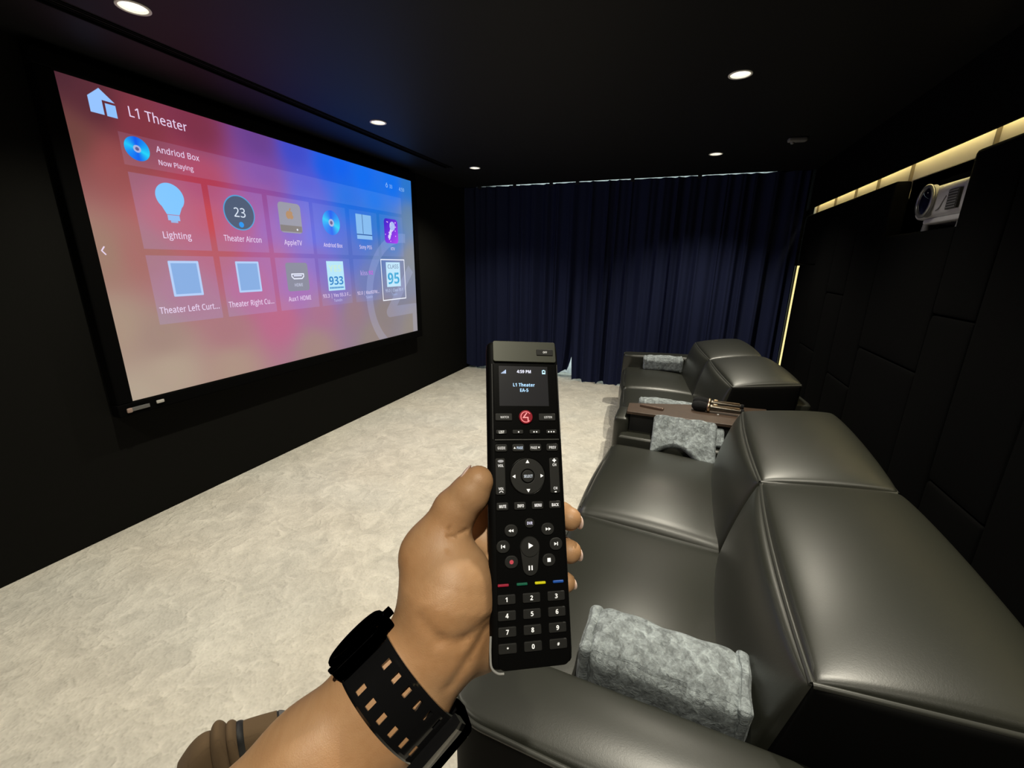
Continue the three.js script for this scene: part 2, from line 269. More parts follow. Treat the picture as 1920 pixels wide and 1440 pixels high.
  // game console
  rect(1313, 280, 142, 116, 'rgb(134,188,240)'); rect(1314, 402, 142, 24, 'rgb(140,190,240)'); g.strokeStyle = 'rgb(30,70,130)'; g.lineWidth = 4; g.beginPath(); g.moveTo(1372, 280); g.lineTo(1372, 394); g.moveTo(1313, 399); g.lineTo(1456, 399); g.stroke();
  // karaoke
  { const q = g.createLinearGradient(1583, 280, 1733, 440); q.addColorStop(0, '#3a22c8'); q.addColorStop(0.55, '#7a2ae0'); q.addColorStop(1, '#b43cf0'); g.fillStyle = q; g.beginPath(); g.roundRect(1583, 280, 150, 158, 26); g.fill(); g.fillStyle = 'rgb(170,190,245)'; g.beginPath(); g.arc(1672, 326, 30, 0, 7); g.fill(); g.lineWidth = 24; g.strokeStyle = 'rgb(200,215,250)'; g.beginPath(); g.moveTo(1658, 350); g.lineTo(1630, 408); g.stroke(); seed = 5; g.fillStyle = '#ffd0ff'; for (let i = 0; i < 22; i++) { g.beginPath(); g.arc(1593 + 130 * rnd(), 290 + 138 * rnd(), 3 + 2 * rnd(), 0, 7); g.fill(); } }
  text('Lighting', 273, 482, 34, { max: 108 }); text('Theater Aircon', 556, 480, 34, { max: 186 }); text('AppleTV', 830, 483, 32, { max: 110 }); text('Andriod Box', 1108, 484, 30, { max: 146 }); text('Sony PS5', 1386, 484, 30, { max: 118 }); text('KTV', 1664, 484, 28, { max: 46 });
  // second row
  for (const x of [219, 497]) { rect(x, 567, 116, 138, 'rgb(130,170,224)'); g.strokeStyle = 'rgb(176,204,246)'; g.lineWidth = 9; g.strokeRect(x + 4, 571, 108, 130); }
  g.fillStyle = 'rgb(132,134,154)'; g.beginPath(); g.roundRect(763, 571, 140, 144, 14); g.fill(); g.strokeStyle = '#e8ecff'; g.lineWidth = 6; g.beginPath(); g.moveTo(796, 628); g.lineTo(872, 628); g.lineTo(872, 641); g.lineTo(860, 652); g.lineTo(808, 652); g.lineTo(796, 641); g.closePath(); g.stroke(); rect(808, 634, 52, 6, '#dfe4ff'); text('HDMI', 833, 692, 21, { c: '#c8cce8' });
  rect(1040, 561, 132, 166, 'rgb(178,226,248)'); text('YES', 1106, 620, 52, { c: 'rgb(196,232,216)', w: 'bold', max: 110 }); text('933', 1106, 694, 66, { c: 'rgb(20,124,196)', w: 'bold', max: 116 }); rect(1050, 706, 112, 10, 'rgba(40,120,190,0.8)'); for (let i = 0; i < 9; i++) rect(1060 + i * 12, 704, 2, 14, 'rgb(178,226,248)');
  text('kiss', 1350, 646, 40, { c: 'rgb(170,150,220)', w: 'bold', max: 70 }); text('92', 1416, 642, 34, { c: 'rgb(196,86,220)', w: 'bold', max: 52 });
  rect(1576, 564, 158, 166, 'rgb(190,228,250)'); text('CLASS', 1655, 606, 38, { c: 'rgb(92,104,140)', max: 138 }); text('95', 1655, 710, 106, { c: 'rgb(24,150,206)', w: 'bold', max: 138 }); text('95', 1655, 710, 106, { c: 'rgba(180,228,250,0.35)', max: 118 });
  g.strokeStyle = '#eef2ff'; g.lineWidth = 7; g.strokeRect(1525, 547, 263, 271);
  text('Theater Left Curt...', 275, 768, 34, { max: 238 }); text('Theater Right Cu...', 554, 768, 34, { max: 236 }); text('Aux1 HDMI', 832, 766, 32, { max: 148 }); text('93.3 | Yes 93.3 F...', 1104, 764, 27, { max: 226 }); text('TuneIn', 1106, 792, 22, { c: 'rgb(190,190,235)', max: 68 }); text('92.0 | Kiss92FM...', 1382, 764, 27, { max: 216 }); text('TuneIn', 1384, 792, 22, { c: 'rgb(180,190,240)', max: 68 }); text('95.0 | Class 95 F', 1656, 764, 27, { c: 'rgb(190,205,240)', max: 204 }); text('TuneIn', 1656, 792, 22, { c: 'rgb(160,180,225)', max: 64 });
  const map = new THREE.CanvasTexture(c); map.colorSpace = THREE.SRGBColorSpace; map.magFilter = THREE.LinearFilter; map.minFilter = THREE.LinearFilter;
  const X = -2.75, z0 = -1.355, z1 = -4.195, y0 = 0.735, y1 = 2.307;
  const t = thing('projection_screen', 'large projection screen in a black frame showing a home control menu of tiles', 'screen', [X, y0, (z0 + z1) / 2]);
  const face = new THREE.PlaneGeometry(z0 - z1, y1 - y0); face.rotateY(Math.PI / 2); face.translate(0, (y1 - y0) / 2, 0);
  mesh('picture', face, new THREE.MeshPhysicalMaterial({ color: lin(0.05, 0.05, 0.05), roughness: 1, specularIntensity: 0.05, emissive: lin(1, 1, 1), emissiveMap: map, emissiveIntensity: SCREEN_GLOW.power }), t, 'lit menu picture of coloured tiles titled L1 Theater');
  const hw = (z0 - z1) / 2, hh = y1 - y0, b = 0.075, d0 = -0.055, d1 = 0.018;
  const bar = (a, bb, cc, dd) => { const q = puff(d1 - d0, bb - a, dd - cc, { r: 0.006, n: 4 }); q.translate((d0 + d1) / 2, (a + bb) / 2, (cc + dd) / 2); mesh('frame_bar', q, M.frameBlack, t); };
  bar(-b, 0, -hw - b, hw + b); bar(hh, hh + b, -hw - b, hw + b); bar(0, hh, hw, hw + b); bar(0, hh, -hw - b, -hw);
  mesh('backing', box(d0, -0.004, 0, hh, -hw, hw), M.frameBlack, t);
  const plate = puff(0.006, 0.022, 0.10, { r: 0.003, n: 4 }); plate.translate(d1 + 0.002, -0.04, hw - 0.02); mesh('maker_plate', plate, std({ color: lin(0.16, 0.16, 0.16), roughness: 0.4 }), t, 'small grey plate low on the frame');
  const knob = puff(0.01, 0.026, 0.026, { r: 0.006, n: 6 }); knob.translate(d1 + 0.004, -0.041, hw + 0.03); mesh('plate_end', knob, std({ color: lin(0.42, 0.3, 0.26), roughness: 0.4 }), t);
  const chip = puff(0.008, 0.018, 0.04, { r: 0.003, n: 4 }); chip.translate(d1 + 0.003, -0.034, hw - 0.125); mesh('receiver', chip, std({ color: lin(0.6, 0.58, 0.55), roughness: 0.3 }), t, 'small pale receiver beside the plate');
  const l = new THREE.RectAreaLight(lin(0.55, 0.55, 1), SCREEN_GLOW.area, z0 - z1, y1 - y0); l.position.set(X + 0.03, (y0 + y1) / 2, (z0 + z1) / 2); l.rotation.y = -Math.PI / 2; scene.add(l);
}

// ---------------------------------------------------------------- curtains
function drape(x0, x1, z, top, hem, amp, folds, s, pinch, nx = 520, ny = 36) {
  const g = new THREE.PlaneGeometry(1, 1, nx, ny), p = g.attributes.position; seed = s;
  const ph = [...Array(6)].map(() => rnd() * 6.28), k = folds * 2 * Math.PI;
  for (let i = 0; i < p.count; i++) {
    const u = p.getX(i) + 0.5, v = p.getY(i) + 0.5, low = 1 - v;
    const a = u + 0.011 * Math.sin(u * 23 + ph[0]) + 0.006 * Math.sin(u * 61 + ph[1]) + 0.004 * low * Math.sin(u * 37 + ph[5]);
    const w = Math.sin(a * k + ph[2]) * (0.75 + 0.35 * Math.sin(u * 17 + ph[3])) + 0.35 * Math.sin(a * k * 2.03 + ph[4]) + 0.28 * low * Math.sin(a * k * 0.53 + ph[1]);
    const pull = pinch ? pinch(u, low) : 0, y0 = hem(u) + 0.012 * Math.sin(a * k * 0.5 + ph[3]);
    p.setXYZ(i, x0 + (x1 - x0) * (u + 0.35 / (k) * Math.cos(a * k + ph[2])) + pull, y0 + (top - y0) * v, z + amp * (0.55 + 0.45 * low) * w);
  }
  g.computeVertexNormals(); return g;
}
{
  const L = thing('curtain', 'dark navy pleated curtain from the screen wall to the gap behind the remote', 'curtain', [-2.0, 0, -5.535]);
  const g1 = drape(-2.79, -1.20, -5.535, 2.441, u => 0.03 + 0.075 * Math.pow(u, 6) + 0.035 * Math.max(0, 1 - u * 12), 0.044, 10, 21, (u, low) => -0.10 * Math.pow(u, 7) * Math.pow(low, 10)); g1.translate(2.0, 0, 5.535); mesh('cloth', g1, M.navy, L);
  const R = thing('curtain', 'dark navy pleated curtain reaching the floor, from the gap to behind the far sofa arm', 'curtain', [0, 0, -5.43]);
  const g2 = drape(-1.24, 1.095, -5.43, 2.4255, u => 0.012, 0.044, 15, 34, (u, low) => 0.045 * Math.pow(1 - u, 14) * Math.pow(low, 3)); g2.translate(0, 0, 5.43); mesh('cloth', g2, M.navy, R);
  const S = thing('sheer_curtain', 'thin white sheer curtain showing at the gap under the navy curtain', 'curtain', [-1, 0, -5.70]);
  const g3 = drape(-2.75, 0.84, -5.70, 2.5, u => 0.02, 0.025, 34, 5); g3.translate(1, 0, 5.70); mesh('cloth', g3, M.sheer, S);
  const T = thing('curtain_track', 'pale thin curtain track with dark clips along the ceiling edge', 'track', [-1.0, 2.43, -5.40]);
  mesh('rail', box(-1.86, 1.82, 0.03, 0.05, -0.05, -0.02), M.white, T);
  for (const x of [-2.515, -2.04, -1.57, -1.25, -0.62, 0.08]) mesh('clip', box(x + 1 - 0.02, x + 1 + 0.02, -0.034, 0.03, -0.008, 0.01), M.dark, T);
}

// ---------------------------------------------------------------- projector in its alcove
{
  const t = thing('projector', 'white projector with a big dark lens in the alcove of the padded wall', 'projector', [1.15, 1.69, -2.88]);
  const body = puff(0.36, 0.155, 0.46, { r: 0.03, n: 16, bulge: [0, 0.012, 0.006, 0, 0, 0] }); body.translate(0.18, 0.135, 0); mesh('body', body, M.white, t);
  const lensZ = -0.075, ring = new THREE.TorusGeometry(0.072, 0.009, 12, 40); ring.rotateY(Math.PI / 2); ring.translate(-0.024, 0.14, lensZ); mesh('lens_ring', ring, std({ color: lin(0.3, 0.3, 0.3), roughness: 0.3, metalness: 0.6 }), t);
  const tubeG = new THREE.CylinderGeometry(0.072, 0.078, 0.03, 40, 1, true); tubeG.rotateZ(Math.PI / 2); tubeG.translate(-0.014, 0.14, lensZ); mesh('lens_barrel', tubeG, std({ color: lin(0.25, 0.25, 0.25), roughness: 0.4 }), t);
  const lens = new THREE.SphereGeometry(0.1, 32, 12, 0, Math.PI * 2, 0, 0.76); lens.scale(1, 0.5, 1); lens.rotateZ(Math.PI / 2); lens.translate(0.014, 0.14, lensZ); mesh('lens', lens, new THREE.MeshPhysicalMaterial({ color: lin(0.004, 0.004, 0.02), roughness: 0.08, clearcoat: 1 }), t);
  for (let i = 0; i < 7; i++) mesh('grille_slat', box(-0.017, -0.006, 0.085 + i * 0.012, 0.091 + i * 0.012, 0.115, 0.195), M.greyPlastic, t);
  mesh('grille_back', box(-0.0135, -0.004, 0.08, 0.168, 0.11, 0.2), std({ color: lin(0.05, 0.05, 0.045), roughness: 0.7 }), t);
  mesh('groove', tube([V(-0.0105, 0.085, 0.02), V(-0.012, 0.095, 0.05), V(-0.012, 0.12, 0.07), V(-0.0115, 0.145, 0.09)], 0.0025, 20, 6), M.greyPlastic, t);
  const base = puff(0.3, 0.03, 0.36, { r: 0.012, n: 8 }); base.translate(0.16, 0.045, 0.04); mesh('base', base, M.white, t);
  for (const z of [-0.16, 0.16]) { const f = new THREE.CylinderGeometry(0.014, 0.018, 0.045, 20); f.translate(0.04, 0.022, z); mesh('foot', f, M.greyPlastic, t); }
}

// ---------------------------------------------------------------- sofa: two pairs of seats with a wedge console between
const SOFA = V(0.25, 0, -2.7);
const sofa = thing('recliner_sofa', 'long black leather recliner sofa with four piped seats and a wedge console between', 'sofa', SOFA.toArray());
{
  const A = { o: V(-0.353, 0, -0.80), t: -0.0455 }, B = { o: V(-0.273, 0, -2.889), t: 0.105 };
  const put = (m, F) => { m.position.copy(F.o).sub(SOFA); m.rotation.y = F.t; return m; };
  const world = (F, x, y, z) => V(x, y, z).applyAxisAngle(V(0, 1, 0), F.t).add(F.o);
  const D = 0.845;
  const seat = (F, i) => {
    const zc = -D * (i + 0.5), crease = z => 0.006 * Math.sin(z * 9 + i);
    const g = puff(0.64, 0.40, D - 0.008, { r: 0.055, n: 26, bulge: [0, 0.025, 0.045, 0, 0.004, 0.004], pow: 0.75, move: v => { v.x += 0.31; v.y += 0.265 - 0.02 * (v.x / 0.62) + crease(v.z); v.z += zc; } });
    const m = put(mesh('seat_cushion', g, M.leather, sofa), F);
    const line = [...Array(9)].map((_, k) => V(0.006, 0.448 + 0.004 * Math.sin(k), zc + (D - 0.11) * (k / 8 - 0.5)));
    mesh('piping', tube(line, 0.0035, 40, 6), M.piping, m);
  };
  const back = (F, i) => {
    const zc = -D * (i + 0.5), w = 0.4, h = 0.44, d = D - 0.012;
    // corners of the cushion seen from its end: foot of the front, front top edge, rear top edge, foot of the rear
    const shape = v => {
      const a = v.x / w + 0.5, b = v.y / h + 0.5, c = v.z / d * 2, mix = (p, q, t) => p + (q - p) * t, sag = 0.018 * (1 - c * c) * b;
      const x = mix(mix(0.575, 0.665, b), mix(1.02, 1.055, b), a) - sag * (1 - a), y = mix(mix(0.36, 0.752, b), mix(0.30, 0.80, b), a) + 0.5 * sag;
      v.set(x, y, zc + v.z); return v;
    };
    const g = puff(w, h, d, { r: 0.012, n: 34, bulge: [0.02, 0.05, 0.046, 0, 0.02, 0.02], pow: 0.36, move: shape });
    const m = put(mesh('back_cushion', g, [M.leather, M.leather, M.leather, M.shadedLeather, M.shadedLeather, M.shadedLeather], sofa), F);
    const e = 0.0045, run = (x0, x1, y0, y1, z0, z1) => mesh('piping', tube([...Array(13)].map((_, k) => shape(V(x0 + (x1 - x0) * k / 12, y0 + (y1 - y0) * k / 12, z0 + (z1 - z0) * k / 12))), 0.0072, 40, 8), M.piping, m);
    const X = w / 2 - e, Y = h / 2 - e, Z = d / 2 - e;
    run(-X, -X, Y, Y, -Z, Z); run(X, X, Y, Y, -Z, Z); run(-X, X, Y, Y, Z, Z); run(-X, X, Y, Y, -Z, -Z);
  };
  for (const F of [A, B]) {
    seat(F, 0); seat(F, 1); back(F, 0); back(F, 1);
    put(mesh('base', box(0.06, 1.05, 0.03, 0.10, -2 * D + 0.02, -0.02), M.dark, sofa), F);
    const rear = puff(0.14, 0.62, 2 * D - 0.02, { r: 0.03, n: 10 }); rear.translate(1.07, 0.37, -D); put(mesh('rear_panel', rear, M.leather, sofa), F);
    const L = 1.12, Hh = 0.55, W = 0.20, near = F === A, s = near ? 1 : -1, z0 = near ? 0.004 : -2 * D - 0.004;
    const plan = dx => { const k = Math.min(1, Math.max(0, dx / 0.10)); return 0.128 + 0.072 * Math.sqrt(Math.max(0, 1 - (1 - k) ** 2)); };
    const bend = v => { const dx = v.x + L / 2, t = (v.z * s) / W + 0.5, inner = 0.03 * Math.max(0, 1 - dx / 0.06); v.set(v.x + L / 2 - 0.014, v.y + 0.03 + Hh / 2, z0 + s * (inner + t * (plan(dx) - inner))); return v; };
    const g = puff(L, Hh, W, { r: 0.02, n: 34, bulge: [0, 0.012, 0.022, 0, 0, 0], pow: 0.8, move: bend });
    const m = put(mesh('armrest', g, near ? [M.shadedLeather, M.shadedLeather, M.leather, M.shadedLeather, M.shadedLeather, M.shadedLeather] : M.leather, sofa), F);
    const path = []; for (let k = 0; k <= 34; k++) path.push(bend(V(-L / 2 + 0.006 + (L - 0.04) * (k / 34) ** 1.6, Hh / 2 - 0.006, s * (W / 2 - 0.002)))); 
    for (let k = 0; k <= 4; k++) path.unshift(bend(V(-L / 2 + 0.004, Hh / 2 - 0.006, s * (W / 2 - 0.002 - (W - 0.03) * (k + 1) / 5))));
    mesh('piping', tube(path, 0.0062, 110, 8), M.piping, m);
  }
  // console between the pairs
  const c0 = world(A, 0.03, 0, -2 * D - 0.01), c1 = world(A, 1.0, 0, -2 * D - 0.01), d0 = world(B, 0.03, 0, 0.01), d1 = world(B, 1.0, 0, 0.01);
  const wedge = (pts, y0, y1, b) => { const s = new THREE.Shape(pts.map(p => new THREE.Vector2(p.x - SOFA.x, -(p.z - SOFA.z)))); const g = new THREE.ExtrudeGeometry(s, { depth: y1 - y0 - 2 * b, bevelEnabled: b > 0, bevelSize: b, bevelThickness: b, bevelOffset: -b, bevelSegments: 4 }); g.rotateX(-Math.PI / 2); g.translate(0, y0 + b, 0); return metreUV(g); };
  mesh('console_body', wedge([c0, c1, d1, d0], 0.03, 0.50, 0.02), M.leather, sofa);
  const cap = puff(0.09, 0.46, 0.24, { r: 0.025, n: 12, bulge: [0, 0.01, 0.008, 0, 0, 0] }); cap.translate(-0.245 - SOFA.x, 0.36, -2.685 - SOFA.z); mesh('console_front', cap, M.leather, sofa);
  const tr = [V(-0.217, 0, -2.588), V(0.60, 0, -2.572), V(0.60, 0, -3.03), V(-0.222, 0, -2.760)];
  const ins = tr.map((p, i) => V(p.x + (i === 0 || i === 3 ? 0.02 : 0), 0, p.z + (i < 2 ? -0.02 : 0.02)));
  mesh('tray_box', wedge(ins, 0.49, 0.612, 0.004), M.dark, sofa);
  const woodMap = texture(512, (u, v) => { const a = nb(u * 0.6, v * 3 + 0.05 * na(u, v)), k = 0.72 + 0.4 * a * nc(u * 0.4, v * 4); return [0.37 * k, 0.30 * k, 0.25 * k]; }, { srgb: true, rep: [1.2, 2.4] });
  const tray = mesh('console_tray', wedge(tr, 0.612, 0.630, 0.003), std({ map: woodMap, roughness: 0.42 }), sofa, 'dark wood tray top on the console');
  const hd = puff(0.145, 0.018, 0.03, { r: 0.005, n: 6 }); hd.rotateY(-0.24); hd.translate(-0.077 - SOFA.x, 0.637, -2.705 - SOFA.z); mesh('tray_handle', hd, std({ color: lin(0.2, 0.14, 0.11), roughness: 0.28, metalness: 0.4 }), tray);
  const dot = new THREE.CylinderGeometry(0.006, 0.006, 0.004, 16); dot.translate(0.305 - SOFA.x, 0.632, -2.732 - SOFA.z); mesh('tray_stud', dot, M.white, tray);
  const rb = puff(0.34, 0.5, 0.42, { r: 0.03, n: 10, bulge: [0, 0, 0.02, 0, 0, 0] }); rb.translate(0.80 - SOFA.x, 0.36, -2.76 - SOFA.z); mesh('console_rear', rb, M.leather, sofa);
}

// ---------------------------------------------------------------- throws rolled on the arms and console
const furTone = texture(512, (u, v) => { const [a, b] = warp(u, v), t = 0.5 * na(a, b) + 0.32 * nb(a, b) + 0.18 * nc(u, v), k = 0.36 + 0.46 * t; return [k * 0.93, k * 0.98, k * 1.0]; }, { srgb: true, rep: [3, 3] });
const furBump = texture(512, (u, v) => { const [a, b] = warp(u, v); return 0.5 * na(a, b) + 0.3 * nb(a, b) + 0.2 * nd(a, b); }, { rep: [3, 3] });
const fur = new THREE.MeshPhysicalMaterial({ map: furTone, bumpMap: furBump, bumpScale: 0.0035, roughness: 0.95, sheen: 0.7, sheenRoughness: 0.45, sheenColor: lin(0.5, 0.54, 0.55) });
function lump(v, s, a) { return a * (Math.sin(v.x * 31 + s) * Math.sin(v.y * 43 + 2 * s) + 0.6 * Math.sin(v.x * 67 + 3 * s + v.z * 50) + 0.4 * Math.sin(v.z * 90 + s)); }
function throwRoll(label, len, h, d, s, pos, rot) {
  const t = thing('throw_blanket', label, 'blanket', pos, 'grey plush throws on the sofa'); t.rotation.set(...rot);
  const body = puff(len, h, d, { r: Math.min(h, d) * 0.30, n: 40, bulge: [0.004, 0.004, 0.008, 0, 0.006, 0.006], move: v => { const q = lump(v, s, 0.0022); v.x += q; v.y += q; v.z += lump(v, s + 1, 0.002); } });
  mesh('roll', body, fur, t);
  const end = (name, at, w, k) => { const e = puff(w, h * k, d * k, { r: w * 0.42, n: 24, bulge: [0, 0, 0.006, 0, 0.006, 0.004], move: v => { v.x += at + lump(v, s + 2, 0.0016); v.y += lump(v, s, 0.0022); v.z += lump(v, s + 1, 0.002); } }); mesh(name, e, fur, t); };
  end('hem', len * 0.5 - 0.014, 0.03, 0.955); end('folded_edge', -len * 0.5 + 0.006, 0.036, 0.86);
  return t;
}
throwRoll('largest grey plush throw rolled beside the near armrest', 0.36, 0.17, 0.16, 1, [0.062, 0.555, -0.885], [0.12, -0.06, -0.02]);
{
  const t = thing('throw_blanket', 'grey plush throw hanging over the console side below the wooden tray', 'blanket', [0.12, 0.54, -2.52], 'grey plush throws on the sofa');
  t.rotation.set(-0.85, 0.02, 0.0);
  const g = puff(0.35, 0.23, 0.045, { r: 0.02, n: 40, move: v => { const low = Math.max(0, 0.5 - v.y / 0.23); v.y += low * 0.045 * Math.sin(v.x * 17 + 2.4); v.z += 0.014 * Math.sin(v.x * 22 + 1) * low + lump(v, 5, 0.0045) + 0.02 * (0.4 - low) ; } });
  mesh('drape', g, fur, t);
  const e = puff(0.05, 0.12, 0.035, { r: 0.015, n: 12 }); e.translate(0.19, 0.03, -0.01); mesh('folded_end', e, fur, t);
}
throwRoll('grey plush throw lying on the third seat behind the wooden tray', 0.36, 0.12, 0.11, 3, [0.015, 0.545, -2.985], [0, 0.12, -0.06]);
throwRoll('smallest looking grey plush throw rolled against the far armrest by the curtain', 0.36, 0.14, 0.14, 4, [-0.065, 0.545, -4.47], [0.1, 0.1, 0]);

// ---------------------------------------------------------------- microphones on the tray
function microphone(label, pos, yaw) {
  const t = thing('microphone', label, 'microphone', pos, 'two microphones on the wooden tray'); t.rotation.y = yaw; t.scale.setScalar(1.08);
  const L = pr => new THREE.LatheGeometry(pr.map(p => new THREE.Vector2(...p)), 28).rotateZ(-Math.PI / 2);
  const foam = std({ color: lin(0.008, 0.008, 0.009), roughness: 1, bumpMap: furBump, bumpScale: 0.003 }), gold = std({ color: lin(0.75, 0.56, 0.36), roughness: 0.28, metalness: 1 });
  mesh('foam_head', L([[0, -0.048], [0.014, -0.045], [0.024, -0.034], [0.0285, -0.015], [0.0285, 0.006], [0.025, 0.026], [0.021, 0.036]]), foam, t);
  mesh('collar', L([[0.02, 0.034], [0.0265, 0.036], [0.0275, 0.042], [0.0265, 0.049], [0.019, 0.052]]), gold, t, 'gold ring below the foam head');
  mesh('grip', L([[0.0185, 0.05], [0.018, 0.08], [0.0155, 0.17], [0.014, 0.205]]), std({ color: lin(0.13, 0.115, 0.095), roughness: 0.3, metalness: 0.9 }), t);
  mesh('end_cap', L([[0.014, 0.205], [0.015, 0.212], [0.013, 0.222], [0, 0.224]]), foam, t);
  for (const a of [0.9, 2.4]) { const c = a, b = box(0.06, 0.2, -0.003, 0.003, -0.0015, 0.0015); b.translate(0, 0.0172 * Math.sin(c), 0.0172 * Math.cos(c)); mesh('grip_glint', b, gold, t); }  // gold strips drawn as the highlights running along the grip
  const sw = puff(0.024, 0.008, 0.01, { r: 0.003, n: 4 }); sw.translate(0.075, 0.0185, 0); mesh('switch', sw, gold, t);
}
microphone('microphone on the tray nearer the camera, black foam head and gold ring', [0.205, 0.661, -2.775], -0.10);
microphone('microphone lying behind the other one on the tray, next to the folded throw', [0.215, 0.661, -2.87], -0.06);

// ---------------------------------------------------------------- the hand holding the remote: one frame for the two
const GRIP = { pos: V(-0.09505, 1.42365, -0.25206), quat: new THREE.Quaternion().setFromRotationMatrix(new THREE.Matrix4().makeBasis(V(0.93419, 0.013959, -0.356503), V(-0.109779, 0.962002, -0.25), V(0.339467, 0.272684, 0.900225))) };
const inGrip = o => { o.position.copy(GRIP.pos); o.quaternion.copy(GRIP.quat); return o; };
{
  const t = thing('remote_control', 'long black remote control held upright in the hand, with lit display', 'remote control');
  const q = new THREE.Quaternion().setFromRotationMatrix(new THREE.Matrix4().makeBasis(V(0.98215, -0.01501, -0.18749), V(-0.02654, 0.97577, -0.21716), V(0.18621, 0.21826, 0.95796)));
  t.quaternion.copy(GRIP.quat).multiply(q); t.position.copy(V(0.0103, -0.0709, -0.0007).applyQuaternion(GRIP.quat).add(GRIP.pos));
  // print of all keys and the display, 52 x 208 mm
  const W = 512, H = 2048, px = W / 52, cv = () => { const c = document.createElement('canvas'); c.width = W; c.height = H; return [c, c.getContext('2d')]; };
  const [ca, a] = cv(), [cb, b] = cv(), tx = x => (x + 26) * px, ty = y => (104 - y) * px;
  a.fillStyle = '#232322'; a.fillRect(0, 0, W, H); b.fillStyle = '#000'; b.fillRect(0, 0, W, H);
  const both = f => { f(a); f(b); };
  const say = (s, x, y, mm, c = '#f2f2f4', max, w = 'bold') => both(g => { g.fillStyle = c; g.font = w + ' ' + mm * px * 1.38 + 'px sans-serif'; g.textAlign = 'center'; g.textBaseline = 'middle'; const m = g.measureText(s).width, k = max ? max * px / m : 1; g.save(); g.translate(tx(x), ty(y)); g.scale(k, 1); g.fillText(s, 0, 0); g.restore(); });
  const poly = (pts, c = '#f2f2f4') => both(g => { g.fillStyle = c; g.beginPath(); pts.forEach(([x, y], i) => i ? g.lineTo(tx(x), ty(y)) : g.moveTo(tx(x), ty(y))); g.closePath(); g.fill(); });
  const dot = (x, y, r, c = '#f2f2f4') => both(g => { g.fillStyle = c; g.beginPath(); g.arc(tx(x), ty(y), r * px, 0, 7); g.fill(); });
  const stroke = (pts, w, c) => both(g => { g.strokeStyle = c; g.lineWidth = w * px; g.beginPath(); pts.forEach(([x, y], i) => i ? g.lineTo(tx(x), ty(y)) : g.moveTo(tx(x), ty(y))); g.stroke(); });
  const tri = (x, y, r, ang) => poly([0, 1, 2].map(k => [x + r * Math.cos(ang + k * 2.094), y + r * Math.sin(ang + k * 2.094)]));
  say('OFF', 15.4, 95.4, 1.5, '#d6d6d6', 3.2);
  a.fillStyle = '#262629'; a.fillRect(tx(-17.6), ty(85.2), 34.6 * px, 28 * px); b.fillStyle = '#0d0d10'; b.fillRect(tx(-17.6), ty(85.2), 34.6 * px, 28 * px);
  for (let i = 0; i < 5; i++) { const x = -16 + i * 0.72, h = 0.5 + i * 0.55; poly([[x, 79.8], [x + 0.5, 79.8], [x + 0.5, 79.8 + h], [x, 79.8 + h]], '#bcd4ff'); }
  say('4:59 PM', 0.2, 81.4, 2.2, '#dfe4ff', 10.2); say('L1 Theater', -0.3, 71.9, 2.3, '#a8d4ff', 15.6); say('EA-5', -0.2, 68.1, 2.3, '#a8d4ff', 6.2);
  both(g => { g.strokeStyle = '#b6e2ff'; g.lineWidth = 0.55 * px; g.strokeRect(tx(13.3), ty(82.3), 1.9 * px, 2.2 * px); g.fillStyle = '#b6e2ff'; g.fillRect(tx(13.3), ty(80.9), 1.9 * px, 0.9 * px); g.fillRect(tx(13.8), ty(82.9), 0.9 * px, 0.6 * px); });
  say('WATCH', -14.4, 49.4, 1.6, '#c4c4c6', 5.8); say('LISTEN', 15.8, 49.4, 1.6, '#c4c4c6', 5.8);
  a.fillStyle = '#8e1426'; a.beginPath(); a.arc(tx(0.2), ty(49.5), 4.8 * px, 0, 7); a.fill(); b.fillStyle = '#2c0208'; b.beginPath(); b.arc(tx(0.2), ty(49.5), 4.8 * px, 0, 7); b.fill();
  both(g => { g.strokeStyle = '#f08a92'; g.lineWidth = 0.55 * px; g.beginPath(); g.arc(tx(0.2), ty(49.5), 3.5 * px, 0.25 * Math.PI, 1.8 * Math.PI); g.stroke(); });
  stroke([[0.9, 52.3], [-1.6, 49.1], [1.6, 49.1], [1.6, 46.6]], 0.75, '#f4a0a6');
  dot(-1.3, 43.2, 0.3, '#c8c8c8'); dot(0.7, 43.1, 0.25, '#707070'); dot(4.9, 45.6, 0.3, '#b0b0b0');
  say('LIST', -16.7, 39.4, 1.8, '#e6e6e6', 3.8); dot(-5.1, 39.4, 0.5); for (const x of [5.5, 7.3]) dot(x, 39.4, 0.5); for (const x of [15.8, 17.6, 19.4]) dot(x, 39.4, 0.5);
  say('GUIDE', -17, 28.8, 1.8, '#cfcfd2', 5.4); say('PAGE', -4.6, 28.8, 1.8, '#b8cbe8', 4.4); tri(-8.1, 28.7, 0.9, Math.PI / 2); say('PAGE', 5.0, 28.8, 1.8, '#cfcfd2', 4.6); tri(8.5, 29.0, 0.9, -Math.PI / 2); say('PREV', 17.9, 28.8, 1.8, '#d8d8dc', 5);
  both(g => { g.fillStyle = '#9a9aa0'; g.beginPath(); g.ellipse(tx(-17.7), ty(20.3), 2.0 * px, 0.9 * px, 0, 0, 7); g.fill(); });
  say('VOL', -17.7, 17.3, 1.7, '#e4e4e8', 3.8); say('VOL', -17.7, 2.6, 1.7, '#e4e4e8', 3.6); both(g => { g.strokeStyle = '#c8c8cc'; g.lineWidth = 0.6 * px; g.beginPath(); g.arc(tx(-17.7), ty(-0.2), 1.3 * px, 1.1 * Math.PI, 1.9 * Math.PI); g.stroke(); });
  for (const k of [0, 1]) { const h = k ? 0.42 : 1.3, w = k ? 1.3 : 0.42; poly([[18.7 - w, 20.2 - h], [18.7 + w, 20.2 - h], [18.7 + w, 20.2 + h], [18.7 - w, 20.2 + h]]); }
